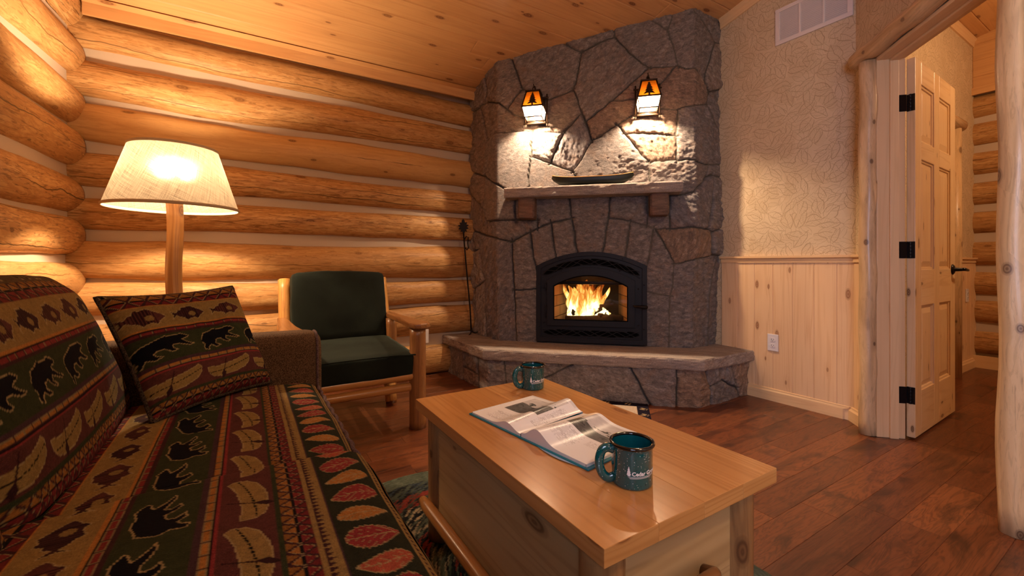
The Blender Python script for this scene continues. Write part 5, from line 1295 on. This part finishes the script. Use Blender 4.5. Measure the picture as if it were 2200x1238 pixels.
def hmat():
    nx,ny=260,180; Lx,Ly=.92,.46
    X,Y=np.meshgrid(np.linspace(-Lx,0,nx),np.linspace(0,Ly,ny),indexing='ij')   # X along the hearth (0 = right end), Y out from it
    bx=np.minimum(X+Lx,-X); by=np.minimum(Y,Ly-Y); d=np.minimum(bx,by)
    col=np.zeros(X.shape+(3,)); col[...]=(.016,.012,.022)
    col[d>.075]=(.55,.43,.33)
    cr=np.array((.42,.3,.17))
    def track(cx,cy,ang):
        c,s=math.cos(ang),math.sin(ang); u=(X-cx)*c+(Y-cy)*s; v=-(X-cx)*s+(Y-cy)*c
        for sg in (1,-1):
            m=(((u-sg*.010-.15*sg*abs(v))/.0075)**2+((v-.004)/.017)**2)<1; col[m]=cr
            m=((u-sg*.009)**2+(v+.022)**2)<.0045**2; col[m]=cr
    for x in (-.13,-.27,-.41,-.55,-.69,-.83): track(x,.037,0.4); track(x,Ly-.037,0.4)
    for y in (.12,.23,.34): track(-.037,y,PI/2+.3); track(-Lx+.037,y,PI/2)
    col*=(.8+.4*vnoise(X*400,Y*400,2))[...,None]
    P=np.stack([X,Y*1.0,.009+0*X],-1); P[0,:,2]=P[-1,:,2]=P[:,0,2]=P[:,-1,2]=.0008
    mb=MB(); mb.grid(P,None,0,True); mb.col=col
    o=mb.build('hearth_mat',M['rug'],None,fix=False); setp(o,'navy bordered mat with cream centre and animal tracks before the hearth','mat')
    # local X -> e45 , local Y -> outward
    o.matrix_world=Matrix(((e45[0],n45[0],0,2.285),(e45[1],n45[1],0,1.972),(0,0,1,0),(0,0,0,1)))
hmat()

# ------------------------------------------------------------------ coffee table
LEGI=(.055,.068)
tb=thing('coffee_table','honey pine coffee table chest with log legs on the braided rug','coffee table',(.78,1.0,0))
def tw(o): W(o,tb); return o
TX0,TX1,TY0,TY1,TZ=.508,1.052,.530,1.465,.469
mb=MB(); nb=4
for i in range(nb):
    a=TX0+(TX1-TX0)*i/nb; b=TX0+(TX1-TX0)*(i+1)/nb; mb.box(a,b,TY0,TY1,TZ-.034,TZ,'y',rnd=[1.3,4.1,6.6,8.7][i])
# merge boards into one slab with hairline joints
tw(mb.build('table_top',M['ttop'],None,bevel=.0012))
mb=MB()
for (x,y) in ((TX0+.060,TY0+.068),(TX1-.062,TY0+.068),(TX0+.065,TY1-.075),(TX1-.065,TY1-.075)):
    N=14; mb=MB(); pts=[(x,y,.008+(TZ-.042)*t/(N-1)) for t in range(N)]; mb.tube(pts,.043,20,wob=.06,seed=int(x*100)); tw(mb.build('leg',M['twood'],None))
mb=MB(); mb.box(TX0+.040,TX0+.052,TY0+.10,TY1-.09,.12,TZ-.034,'y'); tw(mb.build('side_panel',M['tbody'],None))
mb=MB(); mb.box(TX1-.052,TX1-.040,TY0+.10,TY1-.09,.12,TZ-.034,'y'); tw(mb.build('side_panel',M['tbody'],None))
mb=MB(); mb.box(TX0+.08,TX1-.08,TY1-.06,TY1-.048,.12,TZ-.034,'x'); tw(mb.build('end_panel',M['tbody'],None))
mb=MB(); mb.box(TX0+.10,TX1-.10,TY0+.052,TY0+.066,.13,TZ-.052,'x'); dw=tw(mb.build('drawer_front',M['tbody'],None,bevel=.002))
mb=MB(); mb.box(TX0+.09,TX1-.09,TY0+.036,TY0+.052,TZ-.052,TZ-.034,'x'); tw(mb.build('end_moulding',M['twood'],None,bevel=.003))
mb=MB(); mb.box(TX0+.018,TX0+.040,TY0+.12,TY1-.10,TZ-.046,TZ-.034,'y'); tw(mb.build('side_moulding',M['twood'],None,bevel=.003))
mb=MB(); mb.box(TX0+.05,TX1-.05,TY0+.07,TY1-.06,.115,.13,'y'); tw(mb.build('bottom_board',M['tbody'],None))
mb=MB(); N=20; mb.tube([(TX0+.012,TY0+.05+(TY1-TY0-.085)*i/(N-1),.128) for i in range(N)],[.012]+[.020]*(N-2)+[.014],16,wob=.06,seed=7); tw(mb.build('foot_rail',M['rail'] if 'rail' in M else M['cwood'],None))
mb=MB(); mb.M=Matrix.Translation((.008,0,-.030)); mb.tube([(.72,TY0+.055,.305),(.722,TY0+.02,.320),(.745,TY0+.008,.332),(.78,TY0+.006,.334),(.815,TY0+.008,.330),(.838,TY0+.02,.318),(.84,TY0+.055,.305)],[.012,.013,.014,.013,.014,.013,.012],14,wob=.12,seed=3); o=mb.build('drawer_handle',M['cwood'],None); W(o,tb)

# ------------------------------------------------------------------ mugs
def mug(loc,camang,label):
    t=thing('camp_mug',label,'mug',loc,0,'speckled mugs on the coffee table'); R,H=.0435,.089
    MB().lathe([(0,.0),(R-.004,.0),(R-.001,.002),(R,.006),(R,H-.012),(R+.002,H-.005),(R+.003,H-.002)],n=64).build('mug_body',M['mug'],t)
    MB().lathe([(R-.002,H-.003),(R-.004,H-.012),(R-.0045,.008),(R-.008,.005),(0,.005)],n=64).build('mug_interior',M['mugin'],t)
    MB().tube([((R+.0012)*math.cos(a),(R+.0012)*math.sin(a),H-.0015) for a in [2*PI*i/72 for i in range(73)]],.0040,12,cap=False).build('mug_rim',M['mugrim'],t)
    ha=camang-math.radians(72)
    pts=[(R-.003,.072),(R+.010,.076),(R+.022,.070),(R+.028,.052),(R+.027,.034),(R+.020,.018),(R+.008,.010),(R-.003,.013)]
    # denser
    Q=[]
    for i in range(len(pts)-1):
        p0=pts[max(i-1,0)];p1=pts[i];p2=pts[i+1];p3=pts[min(i+2,len(pts)-1)]
        for k_ in range(5):
            u=k_/5; f=lambda a,b,c,d:.5*((2*b)+(-a+c)*u+(2*a-5*b+4*c-d)*u*u+(-a+3*b-3*c+d)*u**3
            )
            Q.append((f(p0[0],p1[0],p2[0],p3[0]),f(p0[1],p1[1],p2[1],p3[1])))
    Q.append(pts[-1])
    MB().tube([(r*math.cos(ha),r*math.sin(ha),z) for r,z in Q],.0072,14,sq=1.4).build('mug_handle',M['mug'],t)
    # printed logo: tree, lettering, strokes
    a0=camang+math.radians(-8); rr=R+.0005
    def wrap(x,z,r=rr): a=a0+x/R; return (r*math.cos(a),r*math.sin(a),z)
    mb=MB(); 
    tree=[(0,.020),(.0012,.0165),(.0008,.0165),(.0024,.012),(.0016,.012),(.0036,.0072),(.0024,.0072),(.0046,.0020),(.0028,.0022),(.0030,-.0005),(-.0024,-.0005),(-.0026,.0020),(-.0044,.0022),(-.0026,.0072),(-.0036,.0070),(-.0016,.012),(-.0026,.012),(-.0008,.0165),(-.0012,.0165)]
    mb.f([mb.v(wrap(x,.032+z)) for x,z in tree]); mb.build('tree_logo',M['logo'],t,fix=False)
    cu=bpy.data.curves.new('lettering','FONT'); cu.body='Cedar Grove'; cu.size=.0115; cu.offset=.00035; cu.resolution_u=3
    to=bpy.data.objects.new('tmp_lettering',cu); C.objects.link(to)
    dg=bpy.context.evaluated_depsgraph_get(); dg.update(); me=bpy.data.meshes.new_from_object(to.evaluated_get(dg)); bpy.data.objects.remove(to)
    mb=MB(); 
    for v_ in me.vertices: x,y,_=v_.co; mb.v(wrap(.0062+x,.0325+y+x*.05))
    for p in me.polygons: mb.f(list(p.vertices))
    o=mb.build('lettering',M['logo'],t,fix=False)
    mb=MB()
    for q,(xa,xb,zz) in enumerate(((-.002,.066,.0298),(.0,.060,.0280),(.002,.050,.0264))):
        n=40; P=np.zeros((n,2,3))
        for i in range(n):
            x=xa+(xb-xa)*i/(n-1); P[i,0]=wrap(x,zz+x*.05-.0003); P[i,1]=wrap(x,zz+x*.05+.0003)
        mb.grid(P,None,0,False)
    mb.build('underline_strokes',M['logo'],t,fix=False)
    return t
mug((.717,.663,TZ),math.atan2(-.663,-.717),'speckled green camp mug beside the open book, nearer and larger in view')
mug((.935,1.362,TZ),math.atan2(-1.362,-.935),'speckled green camp mug at the far end of the table near the hearth')

# ------------------------------------------------------------------ open book
bk=thing('open_book','open picture book with teal cover lying on the coffee table','book',(.765,1.005,TZ),math.radians(8))
PWd,PHt=.238,.128     # page width (along y), half height (along x)
def prof(u): # height of the pages over the cover, u = 0 spine .. 1 fore edge
    return 0.005+.022*np.exp(-((u-.26)/.17)**2)*(1-np.exp(-(u/.09)**1.5))+.003*(1-u)
def page(side):
    n,m=230,230; u=np.linspace(0,1,n); x=np.linspace(-PHt,PHt,m); UU,XX=np.meshgrid(u,x,indexing='ij')
    amp=1.0+.25*(XX/PHt)*side
    Z=.005+prof(UU)*amp+.003*np.sin(XX*14)*UU*(1-UU)
    Y=side*(.0015+UU*PWd*(1-.03))
    col=np.ones(UU.shape+(3,))*np.array((.96,.94,.95))
    U=UU if side<0 else UU  # fore-edge distance
    V=(XX+PHt)/(2*PHt)      # 0 = bottom of page (towards the sofa), 1 = top
    def photo(u0,u1,v0,v1,seed,horizon=.45):
        mk=(U>u0)&(U<u1)&(V>v0)&(V<v1); a=(U-u0)/(u1-u0); b=(V-v0)/(v1-v0)
        nz=fbm(a*9,b*14,seed,5); g=np.where(b>horizon+.12*np.sin(a*5+seed)*.6,.55+.25*nz,.05+.3*nz*nz); g=np.where((nz>.60)&(b<horizon+.2),.03,g)
        g3=np.stack([g,g*.95,g*.95],-1); col[mk]=g3[mk]
    def text(u0,u1,v0,v1,seed,pitch=.0046):
        mk=(U>u0)&(U<u1)&(V>v0)&(V<v1); row=np.floor(V*2*PHt/pitch); f=(V*2*PHt/pitch)%1
        L=_h(row,row*0,seed); word=vnoise(U*PWd/.0030+row*13,row*3.1,seed)
        ink=mk&(f>.3)&(f<.62)&(word>.36)&(((U-u0)/(u1-u0))<.80+.2*L); col[ink]=(.50,.46,.47)
    if side>0:
        photo(.18,.86,.40,.93,3,.5); text(.02,.16,.25,.80,5); text(.2,.85,.08,.30,6)
        col[(V>.955)&(U>.1)]=(.80,.77,.77)
    else:
        photo(.22,.95,.48,.94,8,.42); text(.10,.62,.14,.44,7); text(.66,.9,.30,.42,9)
    mb=MB(); mb.grid(np.stack([XX,Y,Z],-1),None,0,True,flip=side<0); mb.col=col; return mb.build('page',M['page'],bk,fix=False)
page(1); page(-1)
for side in (1,-1):
    n=24; u=np.linspace(0,1,n); mb=MB()
    for xs in (-PHt,PHt):
        amp=1.0+.25*(xs/PHt)*side
        P=np.zeros((n,2,3)); P[:,0]=np.stack([np.full(n,xs),side*(.0015+u*PWd*.97),np.full(n,.004)],-1); P[:,1]=np.stack([np.full(n,xs),side*(.0015+u*PWd*.97),.0048+prof(u)*amp+.003*math.sin(xs*14)*u*(1-u)],-1); mb.grid(P,None,0,False)
    ye=side*(.0015+PWd*.97); mb.box(-PHt,PHt,min(ye-side*.004,ye),max(ye-side*.004,ye),.004,.0105+.0)
    mb.build('page_block',M['edge'],bk)
    mb=MB(); ya,yb=sorted((side*.002,side*(PWd+.004))); mb.box(-PHt-.006,PHt+.006,ya,yb,.0005,.0042); mb.build('cover_board',M['teal'],bk,bevel=.001)
mb=MB(); mb.box(-PHt-.006,PHt+.006,-.006,.006,.0003,.003); mb.build('spine',M['teal'],bk)
# dust-jacket flap sticking out under the near half
mb=MB(); n=20; P=np.zeros((n,2,3))
for i in range(n):
    t=i/(n-1); P[i,0]=(-PHt-.003,-.06-.17*t,.0012); P[i,1]=(-PHt-.003-.014*math.sin(PI*t)**1.0,-.06-.17*t,.0022+.001*math.sin(PI*t))
mb.grid(P,None,0,True); mb.build('dust_jacket',M['jacket'] if 'jacket' in M else M['edge'],bk)

# ------------------------------------------------------------------ unseen fill lamp added behind the viewer, modelled as a ceiling fixture
pd=thing('fill_light','added fill lamp with a round frosted bowl, unseen behind the viewer','ceiling light',(1.0,-.9,ceil_z(-.9)-.11))
mb=MB(); mb.lathe([(0,0),(.12,.01),(.17,.04),(.18,.075)],n=32); mb.build('glass_bowl',M['frost'],pd)
mb=MB(); mb.lathe([(0,.10),(.185,.10),(.19,.085),(.185,.07),(.175,.07),(0,.09)],n=32); mb.build('rim',M['bronze'],pd)
li=bpy.data.lights.new('fill_bulb','POINT'); li.energy=54.; li.color=(1,.74,.48); li.shadow_soft_size=.12; lo=bpy.data.objects.new('fill_bulb',li); C.objects.link(lo); lo.parent=pd; lo.location=(0,0,-.05)
# hall lamp
hl=thing('hall_light','round frosted ceiling light in the hallway beyond the door','ceiling light',(4.1,-.4,2.60))
mb=MB(); mb.lathe([(0,0),(.12,.01),(.17,.04),(.18,.075)],n=32); mb.build('glass_bowl',M['frost'],hl)
mb=MB(); mb.lathe([(0,.10),(.185,.10),(.19,.085),(.185,.07),(.175,.07),(0,.09)],n=32); mb.build('rim',M['bronze'],hl)
mb=MB(); mb.tube([(0,0,.09),(0,0,ceil_z(-.4)-2.60)],.01,10); mb.build('stem',M['bronze'],hl)
li=bpy.data.lights.new('hall_bulb','POINT'); li.energy=75.; li.color=(1,.64,.35); li.shadow_soft_size=.12; lo=bpy.data.objects.new('hall_bulb',li); C.objects.link(lo); lo.parent=hl; lo.location=(0,0,-.05)
# daylight at the window
li=bpy.data.lights.new('window_daylight','AREA'); li.shape='RECTANGLE'; li.size=WZ1-WZ0-.02; li.size_y=WY1-WY0-.02; li.energy=50.; li.color=(.64,.72,1.); li.spread=math.radians(140)
lo=bpy.data.objects.new('window_daylight',li); C.objects.link(lo); lo.location=(-.85,(WY0+WY1)/2,(WZ0+WZ1)/2); lo.rotation_euler=(0,math.radians(-78),0)
# fire glow inside the firebox
li=bpy.data.lights.new('fire_glow','POINT'); li.energy=2.4; li.color=(1,.34,.07); li.shadow_soft_size=.06
lo=bpy.data.objects.new('fire_glow',li); C.objects.link(lo); lo.parent=stv; lo.location=(-.02,.10,.36)

w=bpy.data.worlds.new('world'); bpy.context.scene.world=w; w.use_nodes=True
bg=w.node_tree.nodes['Background']; bg.inputs[0].default_value=(.55,.65,.9,1); bg.inputs[1].default_value=.15
cam=bpy.data.cameras.new('camera'); co=bpy.data.objects.new('camera',cam); C.objects.link(co); bpy.context.scene.camera=co
co.location=(0,0,EYE); co.rotation_euler=(PI/2,0,TH-PI/2); cam.sensor_width=36; cam.lens=FP/2200*36; cam.shift_y=-(619-PY)/2200; cam.clip_start=.02
sc=bpy.context.scene
sc.view_settings.view_transform='Standard'; sc.view_settings.look='None'; sc.view_settings.gamma=1; sc.view_settings.exposure=.12; sc.view_settings.use_curve_mapping=False
sc.cycles.max_bounces=7; sc.cycles.diffuse_bounces=3; sc.cycles.glossy_bounces=2; sc.cycles.use_adaptive_sampling=True; sc.cycles.adaptive_threshold=.05; sc.cycles.transparent_max_bounces=24; sc.cycles.sample_clamp_indirect=4.; sc.cycles.use_denoising=True
bpy.context.view_layer.update()
